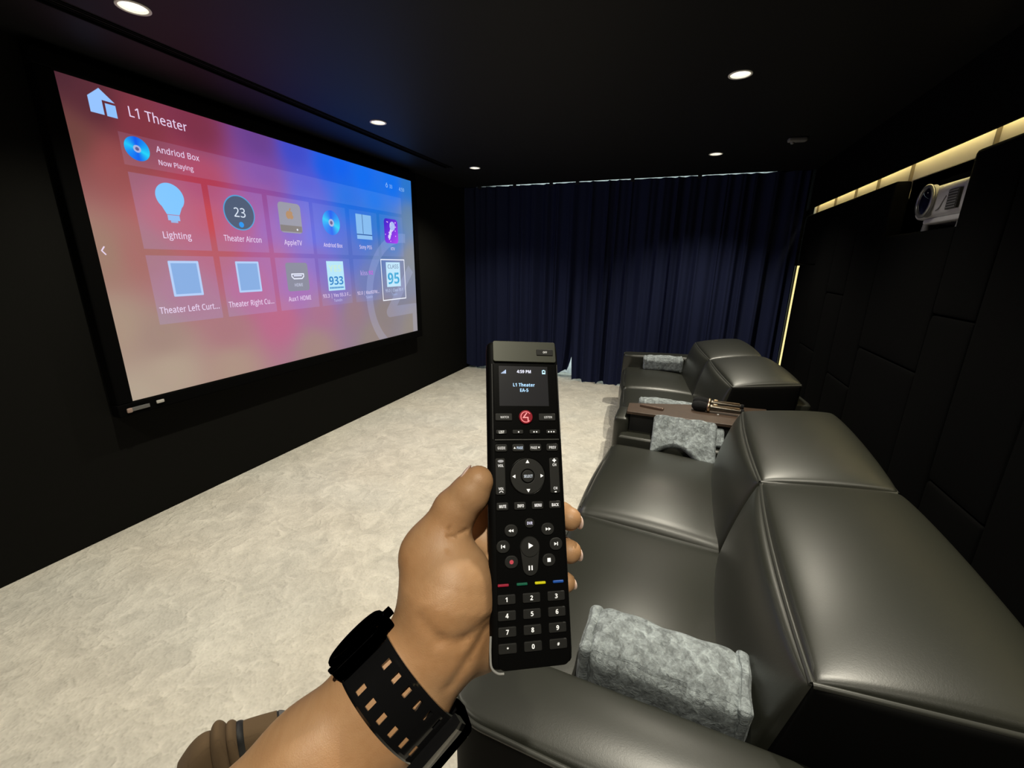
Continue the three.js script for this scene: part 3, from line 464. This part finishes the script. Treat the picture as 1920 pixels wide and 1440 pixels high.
  say('CH', 18.7, 17.2, 1.7, '#e4e4e8', 2.8); say('CH', 18.7, 2.0, 1.7, '#e4e4e8', 2.8); poly([[18, 0.1], [19.4, 0.1], [19.4, -0.6], [18, -0.6]]);
  tri(0.3, 19.5, 1.5, Math.PI / 2); tri(0.3, 1.3, 1.5, -Math.PI / 2); tri(-8.8, 10.3, 1.4, Math.PI); tri(9.5, 10.3, 1.4, 0); say('SELECT', 0.4, 10.3, 1.9, '#c8d2e4', 6);
  say('MUTE', -17.0, -8.4, 2.0, '#f0f0f4', 4.8); say('INFO', -5.2, -8.4, 2.0, '#f0f0f4', 4.4); say('MENU', 6.4, -8.4, 2.0, '#f0f0f8', 5); say('BACK', 17.9, -8.5, 2.0, '#ececf0', 4.8); say('DVR', 0.4, -19.3, 1.9, '#d4d4f4', 3.8);
  for (const x of [-12.6, -10.9]) tri(x, -23.4, 1.15, Math.PI); for (const x of [11.4, 13.2]) tri(x, -23.4, 1.15, 0);
  tri(-16.6, -32.7, 1.2, Math.PI); poly([[-18.6, -31.6], [-18, -31.6], [-18, -33.8], [-18.6, -33.8]]); tri(16.7, -32.7, 1.2, 0); poly([[18, -31.6], [18.6, -31.6], [18.6, -33.8], [18, -33.8]]);
  tri(0.0, -32.9, 2.1, 0); for (const x of [-0.9, 0.9]) poly([[x - 0.45, -44.8], [x + 0.45, -44.8], [x + 0.45, -47.6], [x - 0.45, -47.6]]);
  dot(-12.1, -42.1, 1.3, '#b0404c'); poly([[11.1, -41.0], [13.3, -41.0], [13.3, -43.4], [11.1, -43.4]]);
  const digit = '123456789*0#'; for (let i = 0; i < 12; i++) say(digit[i], [-15.7, 0, 15.9][i % 3], [-63.6, -72.7, -81.7, -90.8][Math.floor(i / 3)], i === 9 || i === 11 ? 1.9 : 2.6, '#f6f6f6');
  const tex = c => { const m = new THREE.CanvasTexture(c); m.colorSpace = THREE.SRGBColorSpace; m.magFilter = THREE.LinearFilter; m.minFilter = THREE.LinearFilter; return m; };
  const printA = tex(ca), printB = tex(cb);
  const keyMat = new THREE.MeshPhysicalMaterial({ map: printA, roughness: 0.55, specularIntensity: 0.5, emissive: lin(1, 1, 1), emissiveMap: printB, emissiveIntensity: 0.45 }), dispMat = new THREE.MeshPhysicalMaterial({ map: printA, roughness: 0.25, emissive: lin(1, 1, 1), emissiveMap: printB, emissiveIntensity: 0.7 });
  const caseMat = new THREE.MeshPhysicalMaterial({ color: lin(0.0025, 0.0025, 0.0025), roughness: 0.55, specularIntensity: 0.15 }), sleek = new THREE.MeshPhysicalMaterial({ color: lin(0.0025, 0.0025, 0.0025), roughness: 0.25, specularIntensity: 0.4 });
  const uvAll = g => planarUV(g, -26, 26, -104, 104), mm = g => { g.scale(0.001, 0.001, 0.001); return g; };
  const slab = (x, y, w, h, r, z0, z1, bev = 0.4) => { const g = new THREE.ExtrudeGeometry(roundRect(w, h, r), { depth: z1 - z0 - bev, bevelEnabled: true, bevelThickness: bev, bevelSize: bev, bevelOffset: -bev, bevelSegments: 3, curveSegments: 6 }); g.translate(x, y, z0); return g; };
  { // body: wide at the face, narrower behind, rounded corners
    const g = puff(51.5, 207, 21, { r: 4.5, n: 18, move: v => { const k = v.z / 21 + 0.5; v.x *= 0.86 + 0.14 * Math.min(1, k * 1.35); v.z -= 10.7; } }); mesh('case', mm(g), caseMat, t);
    mesh('face_plate', mm(slab(0.9, -34.8, 44.6, 136.5, 4.5, -0.6, 0.15)), new THREE.MeshPhysicalMaterial({ color: lin(0.0022, 0.0022, 0.0022), roughness: 0.6, specularIntensity: 0.1 }), t);
    mesh('upper_face', mm(slab(0.9, 60.6, 44.6, 53.2, 0.8, -0.6, 0.25)), sleek, t);
    const hd = slab(0.9, 95.6, 44.8, 15.2, 1.6, -0.6, 1.1); hd.translate(-0.9, -95.6, 0); hd.rotateX(-0.05); hd.translate(0.9, 95.6, 0); mesh('header', mm(hd), std({ color: lin(0.036, 0.038, 0.026), roughness: 0.42, metalness: 0.3 }), t, 'glossy olive black band above the display');
    mesh('ridge', mm(slab(0.9, 34.2, 44.4, 1.0, 0.4, -0.2, 0.7, 0.3)), std({ color: lin(0.03, 0.03, 0.027), roughness: 0.4 }), t);
    const d = new THREE.PlaneGeometry(34.6, 28); d.translate(-0.3, 71.2, 0.32); mesh('display', mm(uvAll(d)), dispMat, t, 'lit display with time and room name');
    for (const x of [-22.3, 24.1]) mesh('edge_line', mm(slab(x - 0.1, 60.6, 0.5, 52, 0.2, 0.0, 0.5, 0.1)), std({ color: lin(0.05, 0.05, 0.05), roughness: 0.3 }), t);
    mesh('corner_film', mm(tube([V(-25.6, -84, -1.5), V(-26.0, -94, -1.2), V(-25.2, -101, -1), V(-21.5, -104.2, -1), V(-18, -104.6, -1)], 0.75, 30, 6)), std({ color: lin(0.3, 0.3, 0.29), roughness: 0.5 }), t, 'pale film round the lower left corner');
  }
  const key = (x, y, w, h, r, label, z = 1.1) => mesh('button', mm(uvAll(slab(x, y, w, h, r, 0, z, 0.45))), keyMat, t, label);
  key(15.3, 95.3, 12, 4.6, 0.6, 'off button on the band', 1.9);
  key(-14.9, 49.5, 11.6, 5, 0.8); key(15.2, 49.5, 11.8, 5, 0.8); key(0.2, 49.5, 9.4, 9.4, 4.7, 'round red button with a white mark', 1.6);
  for (const x of [-16.7, -5.5, 6.2, 17.8]) key(x, 39.5, 7.4, 2.8, 0.8);
  for (const x of [-17.1, -5.6, 6.1, 17.8]) { key(x, 28.9, 8.2, 5, 1.3); key(x, -8.4, 7.8, 4.9, 1.0); }
  key(-18, 10.5, 6.6, 23.4, 1.2, 'volume rocker'); key(18.5, 10.4, 6.6, 23, 1.2, 'channel rocker');
  { const s = new THREE.Shape(); s.absarc(0, 0, 11.6, 0, 2 * Math.PI); const h = new THREE.Path(); h.absarc(0, 0, 4.6, 0, 2 * Math.PI); s.holes.push(h); const g = new THREE.ExtrudeGeometry(s, { depth: 0.6, bevelEnabled: true, bevelThickness: 0.4, bevelSize: 0.4, bevelOffset: -0.4, bevelSegments: 3, curveSegments: 40 }); g.translate(0.2, 10.3, 0); mesh('direction_ring', mm(uvAll(g)), keyMat, t);
    const rg = new THREE.TorusGeometry(12.0, 0.35, 8, 60); rg.translate(0.2, 10.3, 0.1); mesh('ring_groove', mm(rg), sleek, t); key(0.2, 10.3, 8.2, 8.2, 4.1, 'round select button', 1.5); }
  key(0.4, -19.3, 6.4, 6, 2.9); for (const [x, y] of [[-11.8, -23.4], [12.2, -23.4], [-17.2, -32.8], [17.3, -32.8], [-12.1, -42.1], [12.2, -42.2]]) key(x, y, 8.6, 7.6, 3.7);
  { const s = new THREE.Shape(); s.moveTo(-4.9, -46); s.lineTo(-6.4, -33.5); s.absarc(0, -33.8, 6.4, Math.PI, 0, true); s.lineTo(4.9, -46); s.absarc(0, -46, 4.9, 0, Math.PI, true); const g = new THREE.ExtrudeGeometry(s, { depth: 0.8, bevelEnabled: true, bevelThickness: 0.4, bevelSize: 0.4, bevelOffset: -0.4, bevelSegments: 3, curveSegments: 20 }); mesh('pause_button', mm(uvAll(g)), keyMat, t);
    const p = new THREE.CylinderGeometry(5.9, 6.3, 1.0, 40); p.rotateX(Math.PI / 2); p.translate(0, -33.6, 1.3); mesh('play_button', mm(uvAll(p)), keyMat, t); }
  [[-17.6, '#8c1a30'], [-5.7, '#10563f'], [6, '#c4bd10'], [17.7, '#1c4a96']].forEach(([x, c], i) => mesh('colour_button', mm(slab(x, -55.4, 6.9, 1.5, 0.5, 0, 1.2, 0.4)), std({ color: new THREE.Color(c), roughness: 0.4, emissive: new THREE.Color(c), emissiveIntensity: 0.25 }), t, ['red', 'green', 'yellow', 'blue'][i] + ' bar button'));
  for (let i = 0; i < 12; i++) key([-15.7, 0, 15.9][i % 3], [-63.6, -72.7, -81.7, -90.8][Math.floor(i / 3)], 11.2, 5.6, 0.9);
}

// ---------------------------------------------------------------- person: forearm and hand as one surface
{
  const person = inGrip(thing('person', 'bare left forearm and hand holding up the remote, thumb along its side', 'person'));
  const v = (...a) => V(...a), seg = [];
  const add = (grp, ...pts) => { for (let i = 0; i + 1 < pts.length; i++) seg.push({ grp, a: v(...pts[i]), b: v(...pts[i + 1]), ra: pts[i][3], rb: pts[i + 1][3] }); };
  const P = [0.646, -0.763, 0], off = (q, s, r) => [q[0] + P[0] * s, q[1] + P[1] * s, q[2], r];
  const W0 = [-0.0465, -0.1600, 0.0135], W1 = [-0.0715, -0.1855, 0.0250], W2 = [-0.1063, -0.2135, 0.0430], W3 = [-0.2200, -0.3100, 0.1000];
  for (const s of [-1, 1]) add('arm', off(W0, s * 0.0070, 0.0215), off(W1, s * 0.0085, 0.0235), off(W2, s * 0.009, 0.0245), off(W3, s * 0.012, 0.0320));
  add('arm', [-0.2200, -0.3100, 0.1000, 0.0400], [-0.2150, -0.2650, 0.2200, 0.0460], [-0.2050, -0.2000, 0.3700, 0.0520]);                                // elbow and upper arm, beside the camera
  add('arm', [...W0, 0.021], [-0.0415, -0.1350, 0.0080, 0.0262], [-0.0530, -0.1125, -0.0020, 0.0175]); add('arm', [-0.0500, -0.1130, -0.0010, 0.0172], [-0.0370, -0.1225, 0.0065, 0.0185], [-0.0400, -0.1330, 0.0080, 0.0250]);                       // ball of the thumb
  add('arm', [-0.0440, -0.1560, 0.0110, 0.022], [-0.0240, -0.1690, -0.0100, 0.0205], [-0.0120, -0.1600, -0.0220, 0.0160]);     // heel of the hand
  add('arm', [-0.0300, -0.1500, -0.0120, 0.018], [-0.0190, -0.1060, -0.0370, 0.0125]); add('arm', [-0.0240, -0.1550, -0.0180, 0.016], [-0.0090, -0.1200, -0.0395, 0.0125]);
  add('arm', [-0.0200, -0.1600, -0.0210, 0.015], [-0.0050, -0.1390, -0.0380, 0.0120]); add('arm', [-0.0150, -0.1630, -0.0220, 0.014], [-0.0040, -0.1530, -0.0330, 0.0115]);
  add('thumb', [-0.0530, -0.1125, -0.0020, 0.0168], [-0.0375, -0.0835, -0.0030, 0.0142], [-0.0275, -0.0720, -0.0016, 0.0124], [-0.0222, -0.0640, -0.0010, 0.0104]);
  add('index', [-0.0190, -0.1060, -0.0370, 0.0115], [-0.0010, -0.0640, -0.0510, 0.0100], [0.0120, -0.0390, -0.0470, 0.0090], [0.0170, -0.0240, -0.0420, 0.0080]);
  add('middle', [-0.0090, -0.1200, -0.0400, 0.0112], [0.0218, -0.1005, -0.0420, 0.0098], [0.0362, -0.0965, -0.0360, 0.0088], [0.0412, -0.0957, -0.0240, 0.0082]);
  add('ring', [-0.0050, -0.1390, -0.0385, 0.0110], [0.0217, -0.1250, -0.0410, 0.0096], [0.0359, -0.1205, -0.0330, 0.0086], [0.0408, -0.1180, -0.0215, 0.0081]);
  add('little', [-0.0040, -0.1530, -0.0335, 0.0100], [0.0187, -0.1455, -0.0350, 0.0086], [0.0307, -0.1425, -0.0290, 0.0077], [0.0378, -0.1392, -0.0205, 0.0069]);
  const groups = ['arm', 'thumb', 'index', 'middle', 'ring', 'little'].map(n => seg.filter(s => s.grp === n).map(s => { const d = s.b.clone().sub(s.a); return [s.a.x, s.a.y, s.a.z, d.x, d.y, d.z, 1 / d.lengthSq(), s.ra, s.rb - s.ra]; }));
  const smin = (a, b, k) => { const h = Math.max(k - Math.abs(a - b), 0) / k; return Math.min(a, b) - h * h * k * 0.25; };
  const creases = [[-0.0384, -0.0955, -0.0300, -0.0940, 0.0016, 0.0011], [-0.0402, -0.0900, -0.0392, -0.1010, 0.0013, 0.0007], [-0.0514, -0.1339, -0.0405, -0.1448, 0.0040, 0.0009], [-0.0405, -0.1448, -0.0280, -0.1473, 0.0042, 0.0013], [-0.0280, -0.1473, -0.0170, -0.1432, 0.0042, 0.0013], [-0.0170, -0.1494, -0.0358, -0.1728, 0.0034, 0.0014]];
  const field = (x, y, z) => {
    let d = body(x, y, z);
    if (z > -0.012) for (const [ax, ay, bx, by, w, depth] of creases) { const dx = bx - ax, dy = by - ay, t = Math.max(0, Math.min(1, ((x - ax) * dx + (y - ay) * dy) / (dx * dx + dy * dy))), q = ((x - ax - t * dx) ** 2 + (y - ay - t * dy) ** 2) / (w * w); if (q < 6) d += depth * Math.exp(-q); }
    return d;
  };
  const body = (x, y, z) => {
    let d = 9;
    for (let gi = 0; gi < groups.length; gi++) {
      let e = 9;
      for (const s of groups[gi]) { const px = x - s[0], py = y - s[1], pz = z - s[2]; let t = (px * s[3] + py * s[4] + pz * s[5]) * s[6]; t = t < 0 ? 0 : t > 1 ? 1 : t; const qx = px - t * s[3], qy = py - t * s[4], qz = pz - t * s[5]; e = smin(e, Math.sqrt(qx * qx + qy * qy + qz * qz) - s[7] - s[8] * t, gi ? 0.004 : 0.013); }
      d = gi ? smin(d, e, gi === 1 ? 0.012 : 0.005) : e;
    }
    return d;
  };
  const N = 190, half = 0.26, cx = -0.105, cy = -0.185, cz = 0.175, mc = new MarchingCubes(N, new THREE.MeshBasicMaterial(), false, false, 400000);
  mc.isolation = 0;
  for (let k = 0; k < N; k++) for (let j = 0; j < N; j++) for (let i = 0; i < N; i++) mc.field[k * N * N + j * N + i] = -field(cx + (i - N / 2) / (N / 2) * half, cy + (j - N / 2) / (N / 2) * half, cz + (k - N / 2) / (N / 2) * half);
  mc.update();
  const n = mc.count, pos = new Float32Array(n * 3), nor = new Float32Array(n * 3), uv = new Float32Array(n * 2), h = 0.0006;
  for (let i = 0; i < n; i++) {
    const x = cx + mc.positionArray[3 * i] * half, y = cy + mc.positionArray[3 * i + 1] * half, z = cz + mc.positionArray[3 * i + 2] * half, f0 = field(x + h, y, z) - field(x - h, y, z), f1 = field(x, y + h, z) - field(x, y - h, z), f2 = field(x, y, z + h) - field(x, y, z - h), l = Math.hypot(f0, f1, f2) || 1;
    pos.set([x, y, z], 3 * i); nor.set([f0 / l, f1 / l, f2 / l], 3 * i); uv.set([x, y], 2 * i);
  }
  let g = new THREE.BufferGeometry(); g.setAttribute('position', new THREE.BufferAttribute(pos, 3)); g.setAttribute('normal', new THREE.BufferAttribute(nor, 3)); g.setAttribute('uv', new THREE.BufferAttribute(uv, 2));
  const skinBump = texture(512, (u, q) => 0.5 * nd(u, q) + 0.3 * nc(u, q) + 0.2 * nb(u, q), { rep: [14, 14] });
  const skinMap = texture(256, (u, q) => { const a = ne(u, q) - 0.5, b = nb(u, q) - 0.5; return [0.695 + 0.03 * a + 0.02 * b, 0.530 + 0.0 * a + 0.025 * b, 0.378 - 0.02 * a + 0.025 * b]; }, { srgb: true, rep: [5, 5] });
  const skin = new THREE.MeshPhysicalMaterial({ map: skinMap, roughness: 0.52, bumpMap: skinBump, bumpScale: 0.00012 });
  mesh('body', g, skin, person);
  const nailMat = new THREE.MeshPhysicalMaterial({ color: lin(0.62, 0.46, 0.40), roughness: 0.3 });
  const nail = (p, dir, up, w, l) => { const s = new THREE.SphereGeometry(1, 20, 12); s.scale(w, l, 0.0016); const Y = v(...dir).normalize(), Z = v(...up).normalize(), X = Y.clone().cross(Z).normalize(); Z.crossVectors(X, Y); s.applyMatrix4(new THREE.Matrix4().makeBasis(X, Y, Z).setPosition(...p)); mesh('nail', s, nailMat, person); };
  nail([-0.0322, -0.0610, -0.0040], [0.56, 0.83, 0.05], [-0.82, 0.56, -0.12], 0.0068, 0.0088);
  nail([0.0480, -0.0985, -0.0265], [0.30, -0.2, 0.93], [0.9, -0.1, -0.3], 0.0050, 0.0062); nail([0.0474, -0.1205, -0.0240], [0.3, -0.1, 0.95], [0.9, -0.05, -0.3], 0.0048, 0.0060); nail([0.0432, -0.1405, -0.0220], [0.35, -0.1, 0.93], [0.9, 0, -0.3], 0.0038, 0.005);

  // watch on the wrist: band with two rows of holes, case on the far side, buckle below
  const w = inGrip(thing('wristwatch', 'black glossy wristwatch with perforated band strapped on the wrist', 'watch'));
  const bandMat = new THREE.MeshPhysicalMaterial({ color: lin(0.006, 0.006, 0.0065), roughness: 0.12, clearcoat: 0.5, clearcoatRoughness: 0.05 });
  const ax = v(-0.717, -0.605, 0.344).normalize(), pp = v(0.646, -0.763, 0).addScaledVector(ax, -v(0.646, -0.763, 0).dot(ax)).normalize(), qq = pp.clone().cross(ax).normalize(); if (qq.z < 0) qq.negate();
  const C = v(-0.0676, -0.1822, 0.0232), A = 0.0340, B = 0.0262;
  const at = (th, s, o) => C.clone().addScaledVector(ax, s).addScaledVector(pp, (A + o) * Math.cos(th)).addScaledVector(qq, (B + o) * Math.sin(th));
  const strip = (t0, t1, hw, o0, o1, hole, nu = 150, nv = 22) => {
    const P2 = [], I = [], ok = (i, j) => i >= 0 && j >= 0 && i < nu && j < nv && !(hole && hole((i + 0.5) / nu, (j + 0.5) / nv * 2 - 1));
    const pt = (i, j, o) => { const q = j / nv * 2 - 1, e = Math.max(0, (Math.abs(q) - 0.86) / 0.14); P2.push(at(t0 + (t1 - t0) * i / nu, q * hw(i / nu), o - (o === o1 ? 0.0009 * e * e : 0))); return P2.length - 1; };
    const quad = (a, b2, c, d) => I.push(a, b2, c, a, c, d);
    for (let i = 0; i < nu; i++) for (let j = 0; j < nv; j++) {
      if (!ok(i, j)) continue;
      quad(pt(i, j, o1), pt(i + 1, j, o1), pt(i + 1, j + 1, o1), pt(i, j + 1, o1)); quad(pt(i, j, o0), pt(i, j + 1, o0), pt(i + 1, j + 1, o0), pt(i + 1, j, o0));
      if (!ok(i - 1, j)) quad(pt(i, j, o0), pt(i, j, o1), pt(i, j + 1, o1), pt(i, j + 1, o0)); if (!ok(i + 1, j)) quad(pt(i + 1, j, o1), pt(i + 1, j, o0), pt(i + 1, j + 1, o0), pt(i + 1, j + 1, o1));
      if (!ok(i, j - 1)) quad(pt(i, j, o1), pt(i, j, o0), pt(i + 1, j, o0), pt(i + 1, j, o1)); if (!ok(i, j + 1)) quad(pt(i, j + 1, o0), pt(i, j + 1, o1), pt(i + 1, j + 1, o1), pt(i + 1, j + 1, o0));
    }
    const b2 = new THREE.BufferGeometry().setFromPoints(P2); b2.setIndex(I); b2.computeVertexNormals(); return b2;
  };
  // angle 0 is the buckle side (towards the sofa), pi/2 faces the viewer, pi is the case
  const holes = (u, q) => { const k = u * 12.6 - 3.4, f = k - Math.floor(k); return k > 0 && k < 8 && f > 0.33 && f < 0.66 && Math.abs(Math.abs(q) - 0.55) < 0.16; };
  mesh('band', strip(3.15, 0.05, u => 0.0158 - 0.0012 * u, 0.0002, 0.0034, holes), bandMat, w, 'wide glossy black band with two rows of holes');
  mesh('rear_band', strip(-0.05, -3.13, () => 0.0155, 0.0002, 0.0030, null, 60, 6), bandMat, w);
  mesh('buckle_band', strip(0.72, -0.55, () => 0.0158, 0.0038, 0.0068, (u, q) => { const k = u * 6 - 1.5, f = k - Math.floor(k); return k > 0 && k < 4 && f > 0.34 && f < 0.64 && Math.abs(Math.abs(q) - 0.55) < 0.16; }, 60, 22), bandMat, w, 'second layer of band under the keeper');
  mesh('keeper', strip(0.80, 0.56, () => 0.0178, 0.0034, 0.0098, null, 14, 10), bandMat, w);
  const tip = puff(0.036, 0.030, 0.012, { r: 0.004, n: 8 }); tip.applyMatrix4(new THREE.Matrix4().makeBasis(ax, qq, pp).setPosition(at(-0.12, 0, 0.0075))); mesh('buckle', tip, bandMat, w);
  const caseC = at(Math.PI * 1.0, 0, 0.0008), cq = at(Math.PI * 1.0, 0, 0.02).sub(at(Math.PI * 1.0, 0, 0)).normalize(), ct = ax.clone().cross(cq).normalize();
  const basis = p => new THREE.Matrix4().makeBasis(ax, ct, cq).setPosition(p);
  const cs = puff(0.036, 0.044, 0.0095, { r: 0.005, n: 10, move: q => { const k = Math.hypot(q.x / 0.018, q.y / 0.023); if (k > 1.12) { q.x *= 1.12 / k; q.y *= 1.12 / k; } } }); cs.applyMatrix4(basis(caseC)); mesh('case', cs, bandMat, w, 'thick black watch case seen from its edge');
  const bz = new THREE.TorusGeometry(0.0165, 0.0024, 10, 40); bz.applyMatrix4(basis(caseC.clone().addScaledVector(cq, 0.0048))); mesh('bezel', bz, std({ color: lin(0.02, 0.02, 0.022), roughness: 0.4 }), w);
  const gl = new THREE.CylinderGeometry(0.0155, 0.0155, 0.002, 32); gl.rotateX(Math.PI / 2); gl.applyMatrix4(basis(caseC.clone().addScaledVector(cq, 0.0052))); mesh('dial', gl, bandMat, w);
  const side = puff(0.031, 0.003, 0.0035, { r: 0.001, n: 4 }), toEye = Math.sign(ct.dot(qq)) || 1; side.applyMatrix4(basis(caseC.clone().addScaledVector(ct, 0.0205 * toEye).addScaledVector(cq, 0.0052))); mesh('case_edge', side, std({ color: lin(0.07, 0.07, 0.074), roughness: 0.35 }), w);
  for (const s of [-1, 1]) { const b2 = new THREE.CylinderGeometry(0.003, 0.003, 0.004, 16); b2.rotateZ(Math.PI / 2); b2.translate(-0.0195, s * 0.012, 0); b2.applyMatrix4(basis(caseC)); mesh('pusher', b2, bandMat, w); }
}

// ---------------------------------------------------------------- shoe on the carpet at the lower left
{
  const t = thing('shoe', 'brown suede shoe with grey toe cap and black strap on the carpet', 'shoe', [-1.043, 0, -0.745]);
  t.rotation.y = Math.atan2(0.8, 0.6);                                    // local +x is the toe
  const loft = (s0, s1, grow, mat, name, label) => {                       // s = metres behind the toe tip
    const nu = 24, nv = 28, P2 = [], I = [];
    for (let i = 0; i <= nu; i++) for (let j = 0; j <= nv; j++) {
      const s = s0 + (s1 - s0) * i / nu, k = Math.min(1, s / 0.05), round = Math.sqrt(Math.max(0, 1 - (1 - k) ** 2)), wd = 0.004 + 0.044 * round, ht = 0.004 + 0.05 * round + 0.30 * Math.max(0, s - 0.05) - 7 * Math.max(0, s - 0.185) ** 2, a = Math.PI * j / nv, e = 1 + grow * Math.pow(Math.sin(Math.PI * i / nu), 0.6);
      P2.push(V(-s, 0.012 + ht * e * Math.pow(Math.sin(a), 0.7), Math.sign(Math.cos(a)) * wd * e * Math.pow(Math.abs(Math.cos(a)), 0.75)));
    }
    for (let i = 0; i < nu; i++) for (let j = 0; j < nv; j++) { const q = i * (nv + 1) + j; I.push(q, q + 1, q + nv + 1, q + 1, q + nv + 2, q + nv + 1); }
    const g = new THREE.BufferGeometry().setFromPoints(P2); g.setIndex(I); g.computeVertexNormals(); mesh(name, metreUV(g), mat, t, label);
  };
  const suede = std({ color: lin(0.115, 0.072, 0.036), roughness: 0.95, bumpMap: clothBump, bumpScale: 0.0006, side: THREE.DoubleSide }), toe = std({ color: lin(0.10, 0.095, 0.095), roughness: 0.7, side: THREE.DoubleSide }), strap = std({ color: lin(0.006, 0.006, 0.007), roughness: 0.6, side: THREE.DoubleSide });
  loft(0, 0.036, 0, toe, 'toe_cap', 'grey toe cap'); loft(0.036, 0.042, -0.04, strap, 'toe_seam'); loft(0.042, 0.135, 0.03, suede, 'vamp'); loft(0.133, 0.153, 0.06, strap, 'strap', 'black strap');
  loft(0.150, 0.178, 0.16, suede, 'cuff_fold'); loft(0.176, 0.216, 0.26, suede, 'cuff_fold'); loft(0.214, 0.31, 0.14, suede, 'heel');
  const sole = puff(0.30, 0.02, 0.098, { r: 0.008, n: 12, move: q => { const s = 0.15 - q.x, k = Math.min(1, s / 0.06); q.z *= 0.5 + 0.5 * Math.sqrt(Math.max(0, 1 - (1 - k) ** 2)); q.x -= 0.15; q.y += 0.011; } }); mesh('sole', sole, strap, t);
}

scene.traverse(o => { if (o.isMesh) { o.castShadow = true; o.receiveShadow = true; } });
renderer.render(scene, camera);
